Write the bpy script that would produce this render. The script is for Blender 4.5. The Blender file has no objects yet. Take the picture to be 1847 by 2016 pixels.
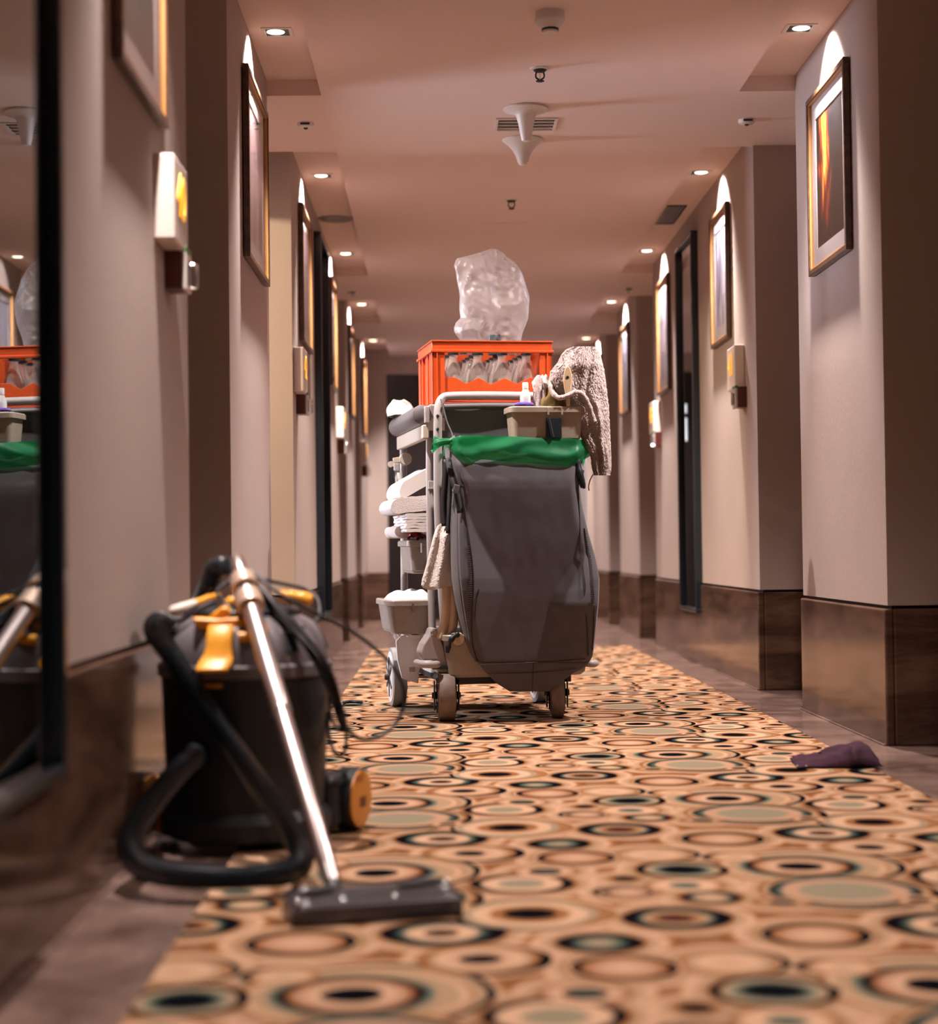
import bpy, math, random
from mathutils import Vector, Matrix, noise
random.seed(7)
sc = bpy.context.scene
COL = sc.collection
PI = math.pi

# ------------------------------------------------------------------ camera
IW, IH, F = 1847, 2016, 3450.0
VPX, VPY, ROLL, HC = 865.0, 1083.0, 0.012, 0.60
_dy = Vector(((VPX-IW/2)/F, (VPY-IH/2)/F, 1)).normalized()
_up = Vector((-ROLL, -1, 0))
_dz = (_up-_dy*_up.dot(_dy)).normalized()
_dx = _dy.cross(_dz)
if _dx.x < 0: _dx = -_dx
# rows of the world->camera rotation
AX_R = Vector((_dx.x, _dy.x, _dz.x)); AX_D = Vector((_dx.y, _dy.y, _dz.y)); AX_F = Vector((_dx.z, _dy.z, _dz.z))
CAMP = Vector((0, 0, HC))
cam = bpy.data.cameras.new('camera'); camo = bpy.data.objects.new('camera', cam); COL.objects.link(camo)
mw = Matrix.Identity(4)
for i in range(3):
    mw[i][0] = AX_R[i]; mw[i][1] = -AX_D[i]; mw[i][2] = -AX_F[i]; mw[i][3] = CAMP[i]
camo.matrix_world = mw
cam.sensor_fit = 'HORIZONTAL'; cam.sensor_width = 36.0; cam.lens = 36.0*F/IW
cam.dof.use_dof = True; cam.dof.focus_distance = 6.12; cam.dof.aperture_fstop = 2.5
cam.clip_start = 0.05; cam.clip_end = 60
sc.camera = camo

# ------------------------------------------------------------------ world, exposure
wd = bpy.data.worlds.new('world'); sc.world = wd; wd.use_nodes = True
wd.node_tree.nodes['Background'].inputs[0].default_value = (0.5, 0.62, 0.8, 1)
wd.node_tree.nodes['Background'].inputs[1].default_value = 0.01
sc.view_settings.view_transform = 'Standard'; sc.view_settings.look = 'None'
sc.view_settings.gamma = 1.0; sc.view_settings.use_curve_mapping = False
sc.view_settings.exposure = -0.44
sc.cycles.max_bounces = 8; sc.cycles.diffuse_bounces = 5; sc.cycles.glossy_bounces = 4
sc.cycles.transmission_bounces = 8; sc.cycles.transparent_max_bounces = 24
sc.cycles.sample_clamp_indirect = 4.0
sc.cycles.caustics_reflective = False; sc.cycles.caustics_refractive = False

LAMP_COL = (1.0, 0.85, 0.79)
LAMP_NARROW = 450.0      # beam on the picture
LAMP_WIDE = 430.0        # spill of the same lamp
DAY_COL = (0.84, 0.86, 1.0)
ROOM_W = 360.0           # ceiling lamp in the same room
DAY_W = 480.0           # window of the open guest room

# ------------------------------------------------------------------ helpers
def ray(px, py):
    return AX_R*((px-IW/2)/F)+AX_D*((py-IH/2)/F)+AX_F
def at(px, py, Y):
    d = ray(px, py); return CAMP+d*(Y/d.y)
def onfloor(px, py, z=0.0):
    d = ray(px, py); return CAMP+d*((z-HC)/d.z)
def onwall(px, py, X):
    d = ray(px, py); return CAMP+d*(X/d.x)

def thing(name, label=None, cat=None, loc=(0, 0, 0), rz=0.0, group=None, kind=None):
    o = bpy.data.objects.new(name, None); COL.objects.link(o)
    o.empty_display_size = .05
    o.location = loc; o.rotation_euler = (0, 0, rz)
    return tag(o, label, cat, group, kind)
def tag(o, label=None, cat=None, group=None, kind=None):
    if label: o['label'] = label
    if cat: o['category'] = cat
    if group: o['group'] = group
    if kind: o['kind'] = kind
    return o

class MB:
    def __init__(s): s.v = []; s.f = []
    def add(s, vs, fs):
        b = len(s.v); s.v += [tuple(x) for x in vs]; s.f += [tuple(b+i for i in f) for f in fs]; return s
    def box(s, x0, x1, y0, y1, z0, z1):
        vs = [(x0,y0,z0),(x1,y0,z0),(x1,y1,z0),(x0,y1,z0),(x0,y0,z1),(x1,y0,z1),(x1,y1,z1),(x0,y1,z1)]
        return s.add(vs, [(3,2,1,0),(4,5,6,7),(0,1,5,4),(1,2,6,5),(2,3,7,6),(3,0,4,7)])
    def cbox(s, c, d, M=None):
        vs = []
        for k in ((-1,-1,-1),(1,-1,-1),(1,1,-1),(-1,1,-1),(-1,-1,1),(1,-1,1),(1,1,1),(-1,1,1)):
            p = Vector((k[0]*d[0]/2, k[1]*d[1]/2, k[2]*d[2]/2))
            if M: p = M @ p
            vs.append(p+Vector(c))
        return s.add(vs, [(3,2,1,0),(4,5,6,7),(0,1,5,4),(1,2,6,5),(2,3,7,6),(3,0,4,7)])
    def tube(s, pts, r, n=10, closed=False, cap=True):
        pts = [Vector(p) for p in pts]; m = len(pts)
        rs = r if isinstance(r, (list, tuple)) else [r]*m
        prev = None; rings = []
        for i in range(m):
            if closed: t = pts[(i+1) % m]-pts[i-1]
            else: t = pts[min(i+1, m-1)]-pts[max(i-1, 0)]
            if t.length < 1e-9: t = Vector((0,0,1))
            t.normalize()
            if prev is None:
                a = Vector((0,0,1)) if abs(t.z) < .9 else Vector((1,0,0))
                u = t.cross(a).normalized()
            else:
                u = (prev-t*prev.dot(t))
                if u.length < 1e-6: u = t.orthogonal()
                u.normalize()
            prev = u; w = t.cross(u)
            rings.append([pts[i]+(u*math.cos(2*PI*k/n)+w*math.sin(2*PI*k/n))*rs[i] for k in range(n)])
        vs = [p for ring in rings for p in ring]; fs = []
        for i in range(m if closed else m-1):
            j = (i+1) % m
            for k in range(n):
                k2 = (k+1) % n
                fs.append((i*n+k, i*n+k2, j*n+k2, j*n+k))
        if cap and not closed:
            fs.append(tuple(range(n))[::-1]); fs.append(tuple((m-1)*n+k for k in range(n)))
        return s.add(vs, fs)
    def lathe(s, prof, n=24, c=(0,0,0), M=None, cap=True):
        vs = []; fs = []; m = len(prof)
        for (r, z) in prof:
            for k in range(n):
                p = Vector((r*math.cos(2*PI*k/n), r*math.sin(2*PI*k/n), z))
                if M: p = M @ p
                vs.append(p+Vector(c))
        for i in range(m-1):
            for k in range(n):
                k2 = (k+1) % n
                fs.append((i*n+k, i*n+k2, (i+1)*n+k2, (i+1)*n+k))
        if cap:
            fs.append(tuple(range(n))[::-1]); fs.append(tuple((m-1)*n+k for k in range(n)))
        return s.add(vs, fs)
    def prism(s, poly, t, M):
        """poly: 2-D outline; extruded from 0 to t along local z, then M"""
        n = len(poly)
        vs = [M @ Vector((x, y, 0)) for x, y in poly]+[M @ Vector((x, y, t)) for x, y in poly]
        fs = [tuple(range(n))[::-1], tuple(range(n, 2*n))]+[(i, (i+1) % n, n+(i+1) % n, n+i) for i in range(n)]
        return s.add(vs, fs)
    def grid(s, fn, nu, nv, closeu=False):
        vs = [fn(i/(nu if closeu else nu-1), j/(nv-1)) for j in range(nv) for i in range(nu)]
        fs = []
        for j in range(nv-1):
            for i in range(nu if closeu else nu-1):
                i2 = (i+1) % nu
                fs.append((j*nu+i, j*nu+i2, (j+1)*nu+i2, (j+1)*nu+i))
        return s.add(vs, fs)
    def build(s, name, m, parent=None, smooth=None, bevel=0, seg=2, solid=0, sub=0, offset=0.0):
        me = bpy.data.meshes.new(name); me.from_pydata(s.v, [], s.f); me.validate()
        if smooth is not None:
            me.polygons.foreach_set('use_smooth', [True]*len(me.polygons))
            me.set_sharp_from_angle(angle=math.radians(smooth))
        o = bpy.data.objects.new(name, me); COL.objects.link(o)
        if m: me.materials.append(m)
        if parent: o.parent = parent
        if solid:
            md = o.modifiers.new('solid', 'SOLIDIFY'); md.thickness = solid; md.offset = offset
        if bevel:
            md = o.modifiers.new('bevel', 'BEVEL'); md.width = bevel; md.segments = seg; md.limit_method = 'ANGLE'; md.angle_limit = .6
            md.harden_normals = False
        if sub:
            md = o.modifiers.new('sub', 'SUBSURF'); md.levels = sub; md.render_levels = sub
        return o

def RX(a): return Matrix.Rotation(a, 4, 'X')
def RY(a): return Matrix.Rotation(a, 4, 'Y')
def RZ(a): return Matrix.Rotation(a, 4, 'Z')
def TR(x, y, z): return Matrix.Translation((x, y, z))
def lerp(a, b, t): return a+(b-a)*t
def interp(xs, ys, x):
    if x <= xs[0]: return ys[0]
    for i in range(len(xs)-1):
        if x <= xs[i+1]:
            t = (x-xs[i])/(xs[i+1]-xs[i]); return lerp(ys[i], ys[i+1], t)
    return ys[-1]
def catmull(pts, k=8, closed=False):
    P = [Vector(p) for p in pts]; n = len(P); out = []
    rng = range(n) if closed else range(n-1)
    for i in rng:
        p1, p2 = P[i], P[(i+1) % n]
        p0 = P[i-1] if (closed or i > 0) else p1*2-p2
        p3 = P[(i+2) % n] if (closed or i < n-2) else p2*2-p1
        for j in range(k):
            t = j/k
            out.append(.5*((2*p1)+(p2-p0)*t+(2*p0-5*p1+4*p2-p3)*t*t+(3*p1-p0-3*p2+p3)*t**3))
    if not closed: out.append(P[-1])
    return out
def resample(pts, step):
    out = [pts[0].copy()]; acc = 0
    for a, b in zip(pts[:-1], pts[1:]):
        L = (b-a).length; d = step-acc
        while d <= L and L > 0:
            out.append(a.lerp(b, d/L)); d += step
        acc = (acc+L) % step if L > 0 else acc
    return out
def nz(x, y, z=0.0): return noise.noise(Vector((x, y, z)))

# ------------------------------------------------------------------ materials
def new_mat(name):
    m = bpy.data.materials.new(name); m.use_nodes = True
    return m, m.node_tree.nodes, m.node_tree.links
def mat(name, col, rough=.5, metal=0.0, spec=.5, bump=None, var=None, coat=0.0, sheen=0.0, trans=0.0, ior=1.45, emit=None, sss=0.0, vcol=None):
    m, N, L = new_mat(name); b = N['Principled BSDF']
    b.inputs['Base Color'].default_value = (*col, 1)
    b.inputs['Roughness'].default_value = rough; b.inputs['Metallic'].default_value = metal
    b.inputs['Specular IOR Level'].default_value = spec; b.inputs['IOR'].default_value = ior
    b.inputs['Coat Weight'].default_value = coat; b.inputs['Coat Roughness'].default_value = .08
    b.inputs['Sheen Weight'].default_value = sheen
    b.inputs['Transmission Weight'].default_value = trans
    if emit:
        b.inputs['Emission Color'].default_value = (*emit[0], 1); b.inputs['Emission Strength'].default_value = emit[1]
    if var or bump:
        tc = N.new('ShaderNodeTexCoord')
    if var:  # (scale, amount, stretch)
        n = N.new('ShaderNodeTexNoise'); n.inputs['Scale'].default_value = var[0]; n.inputs['Detail'].default_value = 5
        src = tc.outputs['Object']
        if len(var) > 2:
            mp = N.new('ShaderNodeMapping'); mp.inputs['Scale'].default_value = var[2]; L.new(src, mp.inputs[0]); src = mp.outputs[0]
        L.new(src, n.inputs['Vector'])
        mx = N.new('ShaderNodeMix'); mx.data_type = 'RGBA'
        mx.inputs['A'].default_value = (*col, 1)
        c2 = vcol if vcol else tuple(c*(1-var[1]) for c in col)
        mx.inputs['B'].default_value = (*c2, 1)
        rp = N.new('ShaderNodeMapRange'); rp.inputs['From Min'].default_value = .38; rp.inputs['From Max'].default_value = .66
        L.new(n.outputs['Fac'], rp.inputs['Value']); L.new(rp.outputs[0], mx.inputs['Factor'])
        L.new(mx.outputs['Result'], b.inputs['Base Color'])
    if bump:  # (scale, strength, distance)
        n = N.new('ShaderNodeTexNoise'); n.inputs['Scale'].default_value = bump[0]; n.inputs['Detail'].default_value = 4
        L.new(tc.outputs['Object'], n.inputs['Vector'])
        bp = N.new('ShaderNodeBump'); bp.inputs['Strength'].default_value = bump[1]; bp.inputs['Distance'].default_value = bump[2]
        L.new(n.outputs['Fac'], bp.inputs['Height']); L.new(bp.outputs[0], b.inputs['Normal'])
    return m

M = {}
M['plaster'] = mat('plaster', (.43, .355, .325), .8, bump=(55, .25, .002), var=(2.2, .06))
M['ceiling'] = mat('ceiling_paint', (.80, .66, .61), .9, bump=(220, .12, .001))
M['groove'] = mat('dark_groove', (.03, .022, .018), .5)
M['frame_black'] = mat('black_lacquer', (.006, .011, .017), .28, coat=.4)
M['door_dark'] = mat('dark_door_wood', (.022, .017, .018), .35, var=(6, .4, (1, 1, .1)))
M['chrome'] = mat('chrome', (.75, .73, .72), .16, metal=1)
M['steel'] = mat('brushed_steel', (.62, .58, .57), .3, metal=1)
M['white_plastic'] = mat('white_plastic', (.72, .69, .66), .4)
M['cream_plastic'] = mat('cream_plastic', (.60, .53, .45), .42)
M['grey_plastic'] = mat('grey_plastic', (.36, .33, .31), .42, var=(25, .1))
M['taupe_plastic'] = mat('taupe_plastic', (.33, .285, .25), .38, var=(30, .12))
M['caddy'] = mat('caddy_plastic', (.36, .30, .24), .42, var=(30, .1))
M['grey_tube'] = mat('grey_coated_tube', (.40, .37, .37), .38)
M['dark_plastic'] = mat('dark_plastic', (.010, .016, .022), .38)
M['black_rubber'] = mat('black_rubber', (.007, .011, .016), .5)
M['tan_rubber'] = mat('tan_rubber', (.21, .155, .125), .6, var=(40, .2))
M['grey_rubber'] = mat('grey_rubber', (.24, .25, .25), .55)
M['white_board'] = mat('white_board', (.74, .72, .70), .35)
M['bag_fabric'] = mat('charcoal_nylon', (.074, .067, .082), .62, bump=(900, .35, .001), sheen=.15, var=(18, .14))
M['bag_dark'] = mat('black_webbing', (.022, .022, .026), .6, bump=(1200, .4, .001))
M['vinyl'] = mat('grey_vinyl', (.13, .12, .125), .42, bump=(60, .2, .002))
M['red_piping'] = mat('red_piping', (.25, .03, .03), .5)
M['crate'] = mat('orange_crate_plastic', (.60, .078, .012), .40, var=(30, .12))
M['terry_grey'] = mat('grey_terry', (.62, .50, .48), .95, bump=(330, .9, .006), sheen=.2, var=(210, .35))
M['terry_white'] = mat('white_terry', (.90, .83, .80), .95, bump=(380, .9, .005), sheen=.3, var=(200, .12))
M['linen_white'] = mat('white_linen', (.85, .80, .77), .85, bump=(30, .2, .003))
M['linen_cream'] = mat('cream_linen', (.72, .56, .42), .85, bump=(300, .4, .002))
M['olive_cloth'] = mat('olive_cloth', (.24, .165, .05), .9, bump=(300, .5, .003), var=(30, .3))
M['purple_sponge'] = mat('purple_sponge', (.12, .075, .36), .9, bump=(250, .7, .004))
M['rag'] = mat('purple_rag', (.060, .028, .044), .95, bump=(500, .7, .003), spec=.1, var=(15, .25))
M['beige_plastic'] = mat('beige_plastic', (.62, .46, .29), .4)
M['vac_grey'] = mat('vacuum_head_grey', (.15, .135, .145), .42, bump=(500, .15, .0005))
M['vac_tub'] = mat('vacuum_tub_black', (.009, .014, .019), .42, bump=(300, .15, .0006))
M['yellow'] = mat('yellow_plastic', (.80, .34, .025), .38)
M['orange_disc'] = mat('amber_wheel_disc', (.60, .235, .03), .4)
M['hose'] = mat('hose_black', (.010, .015, .021), .30, spec=.7, coat=.5)
M['cord'] = mat('cord_black', (.014, .013, .017), .38)
M['wand'] = mat('polished_wand', (.60, .51, .50), .31, metal=1)
M['collar'] = mat('beige_collar', (.62, .46, .36), .35, metal=.5)
M['nozzle'] = mat('nozzle_dark', (.030, .024, .028), .30, spec=.8)
M['frame_wood'] = mat('picture_frame_wood', (.085, .040, .020), .38, var=(40, .5, (1, 1, 1)), coat=.2)
M['frame_gold'] = mat('picture_frame_gilt', (.50, .25, .09), .35, metal=.5)
M['mount'] = mat('picture_mount', (.60, .54, .55), .8)
M['sign_box'] = mat('sign_box', (.66, .57, .52), .45)
M['digits'] = mat('lit_digits', (.8, .4, .02), .5, emit=((1.0, .40, .02), 1.3))
M['reader_red'] = mat('reader_wood', (.085, .018, .012), .4)
M['reader_plate'] = mat('reader_plate', (.62, .58, .55), .25, metal=.4)
M['green_strip'] = mat('green_strip', (.02, .16, .03), .4)
M['lamp'] = mat('lamp_glow', (1, .9, .75), .5, emit=((1.0, .80, .58), 9.0))
M['lit_pane'] = mat('lit_vision_pane', (.9, .92, .95), .3, emit=((.9, .95, 1.0), 2.2))
M['sticker'] = mat('white_sticker', (.75, .75, .75), .5)
M['paper'] = mat('booklet_paper', (.62, .58, .57), .6)
M['red_packet'] = mat('red_packet', (.42, .012, .018), .3, var=(60, .8))
M['gold_packet'] = mat('gold_packet', (.45, .28, .07), .4)
M['teal'] = mat('teal_plastic', (.02, .06, .075), .3)
M['brass'] = mat('brass', (.55, .36, .14), .3, metal=1)
M['mirror'] = mat('mirror_silver', (.25, .31, .33), .012, metal=1)

def stone_mat(name, c1, c2, rough, vert=False):
    m, N, L = new_mat(name); b = N['Principled BSDF']
    tc = N.new('ShaderNodeTexCoord'); mp = N.new('ShaderNodeMapping')
    mp.inputs['Scale'].default_value = (.5, .5, 2.6) if vert else (1.3, 1.3, 1)
    L.new(tc.outputs['Object'], mp.inputs[0])
    n = N.new('ShaderNodeTexNoise'); n.inputs['Scale'].default_value = 4.0; n.inputs['Detail'].default_value = 9; n.inputs['Roughness'].default_value = .62; n.inputs['Distortion'].default_value = .6
    L.new(mp.outputs[0], n.inputs['Vector'])
    cr = N.new('ShaderNodeValToRGB'); cr.color_ramp.elements[0].position = .33; cr.color_ramp.elements[1].position = .68
    cr.color_ramp.elements[0].color = (*c1, 1); cr.color_ramp.elements[1].color = (*c2, 1)
    e = cr.color_ramp.elements.new(.5); e.color = (*[lerp(a, bb, .45) for a, bb in zip(c1, c2)], 1)
    L.new(n.outputs['Fac'], cr.inputs[0])
    n2 = N.new('ShaderNodeTexNoise'); n2.inputs['Scale'].default_value = 60; n2.inputs['Detail'].default_value = 3
    L.new(mp.outputs[0], n2.inputs['Vector'])
    mx = N.new('ShaderNodeMix'); mx.data_type = 'RGBA'; mx.blend_type = 'MULTIPLY'; mx.inputs['Factor'].default_value = .35
    L.new(cr.outputs[0], mx.inputs['A']); L.new(n2.outputs['Fac'], mx.inputs['B'])
    L.new(mx.outputs['Result'], b.inputs['Base Color'])
    b.inputs['Roughness'].default_value = rough; b.inputs['Specular IOR Level'].default_value = .36
    return m
M['stone'] = stone_mat('wainscot_stone', (.050, .026, .018), (.20, .115, .078), .15, True)
M['marble'] = stone_mat('floor_marble', (.105, .064, .052), (.31, .205, .17), .18)

def sheen_fac(N, L, power, base, normal=None):
    lw = N.new('ShaderNodeLayerWeight'); lw.inputs[0].default_value = .5
    if normal: L.new(normal, lw.inputs['Normal'])
    pw = N.new('ShaderNodeMath'); pw.operation = 'POWER'; L.new(lw.outputs['Facing'], pw.inputs[0]); pw.inputs[1].default_value = power
    ad = N.new('ShaderNodeMath'); ad.operation = 'ADD'; ad.use_clamp = True; L.new(pw.outputs[0], ad.inputs[0]); ad.inputs[1].default_value = base
    return ad.outputs[0]
def glass_pane():
    m, N, L = new_mat('picture_glass'); N.remove(N['Principled BSDF'])
    t = N.new('ShaderNodeBsdfTransparent'); g = N.new('ShaderNodeBsdfGlossy'); g.inputs['Roughness'].default_value = .04
    mx = N.new('ShaderNodeMixShader'); L.new(sheen_fac(N, L, 6.0, .03), mx.inputs[0]); L.new(t.outputs[0], mx.inputs[1]); L.new(g.outputs[0], mx.inputs[2])
    L.new(mx.outputs[0], N['Material Output'].inputs[0]); return m
M['pane'] = glass_pane()
def thin_glass():
    m, N, L = new_mat('clear_bottle_glass'); N.remove(N['Principled BSDF'])
    t = N.new('ShaderNodeBsdfTransparent'); t.inputs[0].default_value = (.97, .97, .96, 1)
    t2 = N.new('ShaderNodeBsdfTransparent'); t2.inputs[0].default_value = (.42, .36, .30, 1)
    e = N.new('ShaderNodeMixShader'); L.new(sheen_fac(N, L, 5.0, 0), e.inputs[0]); L.new(t.outputs[0], e.inputs[1]); L.new(t2.outputs[0], e.inputs[2])
    df = N.new('ShaderNodeBsdfDiffuse'); df.inputs[0].default_value = (.85, .80, .74, 1)
    e2 = N.new('ShaderNodeMixShader'); e2.inputs[0].default_value = .16; L.new(e.outputs[0], e2.inputs[1]); L.new(df.outputs[0], e2.inputs[2]); e = e2
    g = N.new('ShaderNodeBsdfGlossy'); g.inputs['Roughness'].default_value = .05
    mx = N.new('ShaderNodeMixShader'); L.new(sheen_fac(N, L, 2.6, .10), mx.inputs[0]); L.new(e.outputs[0], mx.inputs[1]); L.new(g.outputs[0], mx.inputs[2])
    L.new(mx.outputs[0], N['Material Output'].inputs[0]); return m
M['bottle_glass'] = thin_glass()
def film(name, col, opac, rough=.2, tint=None):
    m, N, L = new_mat(name); N.remove(N['Principled BSDF'])
    t = N.new('ShaderNodeBsdfTransparent'); t.inputs[0].default_value = (*(tint or (.95, .95, .95)), 1)
    d = N.new('ShaderNodeBsdfDiffuse'); d.inputs[0].default_value = (*col, 1)
    tl = N.new('ShaderNodeBsdfTranslucent'); tl.inputs[0].default_value = (*col, 1)
    g = N.new('ShaderNodeBsdfGlossy'); g.inputs['Roughness'].default_value = rough+.1
    tc = N.new('ShaderNodeTexCoord'); n = N.new('ShaderNodeTexNoise'); n.inputs['Scale'].default_value = 16; n.inputs['Detail'].default_value = 6
    L.new(tc.outputs['Object'], n.inputs['Vector'])
    bp = N.new('ShaderNodeBump'); bp.inputs['Strength'].default_value = .22; bp.inputs['Distance'].default_value = .006
    L.new(n.outputs['Fac'], bp.inputs['Height'])
    for q in (d, g, tl): L.new(bp.outputs[0], q.inputs['Normal'])
    a = N.new('ShaderNodeMixShader'); a.inputs[0].default_value = .5; L.new(d.outputs[0], a.inputs[1]); L.new(tl.outputs[0], a.inputs[2])
    b2 = N.new('ShaderNodeMixShader'); b2.inputs[0].default_value = opac; L.new(t.outputs[0], b2.inputs[1]); L.new(a.outputs[0], b2.inputs[2])
    c = N.new('ShaderNodeMixShader'); L.new(sheen_fac(N, L, 5.0, .025, bp.outputs[0]), c.inputs[0]); L.new(b2.outputs[0], c.inputs[1]); L.new(g.outputs[0], c.inputs[2])
    L.new(c.outputs[0], N['Material Output'].inputs[0]); return m
M['clear_film'] = film('clear_film', (.88, .81, .80), .25, .26)
M['green_film'] = film('green_film', (.010, .25, .095), .70, .3, (.25, .75, .4))
M['cup_film'] = film('cup_plastic', (.8, .78, .78), .18, .08)

def art_mat(name, stops, scale=(1, 5, .8), dist=1.2, seed=0.0, contrast=(.3, .7)):
    m, N, L = new_mat(name); b = N['Principled BSDF']; b.inputs['Roughness'].default_value = .7
    tc = N.new('ShaderNodeTexCoord'); mp = N.new('ShaderNodeMapping'); mp.inputs['Scale'].default_value = scale
    mp.inputs['Location'].default_value = (seed, seed*1.7, seed*.6); L.new(tc.outputs['Object'], mp.inputs[0])
    n = N.new('ShaderNodeTexNoise'); n.inputs['Scale'].default_value = 2.2; n.inputs['Detail'].default_value = 8; n.inputs['Distortion'].default_value = dist
    L.new(mp.outputs[0], n.inputs['Vector'])
    cr = N.new('ShaderNodeValToRGB'); els = cr.color_ramp.elements
    while len(els) > 1: els.remove(els[0])
    for i, (p, c) in enumerate(stops):
        e = els[0] if i == 0 else els.new(p)
        e.position = p; e.color = (*c, 1)
    L.new(n.outputs['Fac'], cr.inputs[0]); L.new(cr.outputs[0], b.inputs['Base Color']); return m
def ember_mat():
    m, N, L = new_mat('print_ember_abstract'); b = N['Principled BSDF']; b.inputs['Roughness'].default_value = .9; b.inputs['Specular IOR Level'].default_value = .05
    tc = N.new('ShaderNodeTexCoord'); sp = N.new('ShaderNodeSeparateXYZ'); L.new(tc.outputs['Object'], sp.inputs[0])
    def noi(sc_, scale):
        mp = N.new('ShaderNodeMapping'); mp.inputs['Scale'].default_value = sc_; L.new(tc.outputs['Object'], mp.inputs[0])
        n = N.new('ShaderNodeTexNoise'); n.inputs['Scale'].default_value = scale; n.inputs['Detail'].default_value = 8; L.new(mp.outputs[0], n.inputs['Vector']); return n.outputs['Fac']
    def mth(op, a, bb, clamp=False):
        q = N.new('ShaderNodeMath'); q.operation = op; q.use_clamp = clamp
        for k, v in enumerate((a, bb)):
            if isinstance(v, (int, float)): q.inputs[k].default_value = v
            else: L.new(v, q.inputs[k])
        return q.outputs[0]
    def mr(v, a, bb, c, d):
        q = N.new('ShaderNodeMapRange'); L.new(v, q.inputs['Value'])
        for nm, x in zip(('From Min', 'From Max', 'To Min', 'To Max'), (a, bb, c, d)): q.inputs[nm].default_value = x
        return q.outputs[0]
    wob = mth('MULTIPLY', mth('SUBTRACT', noi((1, 4, 3), 3.0), .5), .16)
    d = mth('ABSOLUTE', mth('ADD', mth('SUBTRACT', sp.outputs['Y'], .085), wob), 0)
    mask = mth('MULTIPLY', mr(d, 0, .125, 1, 0), mr(sp.outputs['Z'], -.20, .03, .2, 1))
    tex = mth('ADD', mth('MULTIPLY', noi((1, 16, 2.2), 4.0), 1.3), -.12)
    val = mth('ADD', mth('MULTIPLY', mask, tex, True), mth('MULTIPLY', noi((1, 3, 1.5), 5.0), .28))
    cr = N.new('ShaderNodeValToRGB'); els = cr.color_ramp.elements; els[0].position = .05; els[0].color = (.003, .003, .004, 1)
    els[1].position = .95; els[1].color = (.95, .70, .34, 1)
    for p, c in ((.20, (.006, .006, .008)), (.32, (.022, .010, .009)), (.42, (.20, .022, .007)), (.56, (.55, .13, .015)), (.74, (.80, .36, .08))):
        e = els.new(p); e.color = (*c, 1)
    L.new(val, cr.inputs[0]); L.new(cr.outputs[0], b.inputs['Base Color']); return m
M['art_fire'] = ember_mat()
M['art_blue'] = art_mat('print_blue_mist', [(.30, (.035, .04, .06)), (.46, (.17, .17, .25)), (.58, (.42, .40, .50)), (.72, (.62, .58, .62))], (1, 3.5, .7), .8, 1.2)
M['art_mauve'] = art_mat('print_mauve_haze', [(.3, (.09, .05, .06)), (.48, (.28, .19, .21)), (.6, (.42, .30, .31)), (.75, (.5, .4, .42))], (1, 3, .6), .6, 7.7)
M['art_teal'] = art_mat('print_dark_teal', [(.3, (.018, .026, .028)), (.55, (.04, .055, .055)), (.75, (.10, .10, .09))], (1, 3, .8), .6, 5.1)
M['art_lilac'] = art_mat('print_lilac_rise', [(.3, (.05, .04, .08)), (.5, (.3, .27, .36)), (.7, (.62, .57, .6))], (1, 3, 1.4), .6, 9.3)

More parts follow.
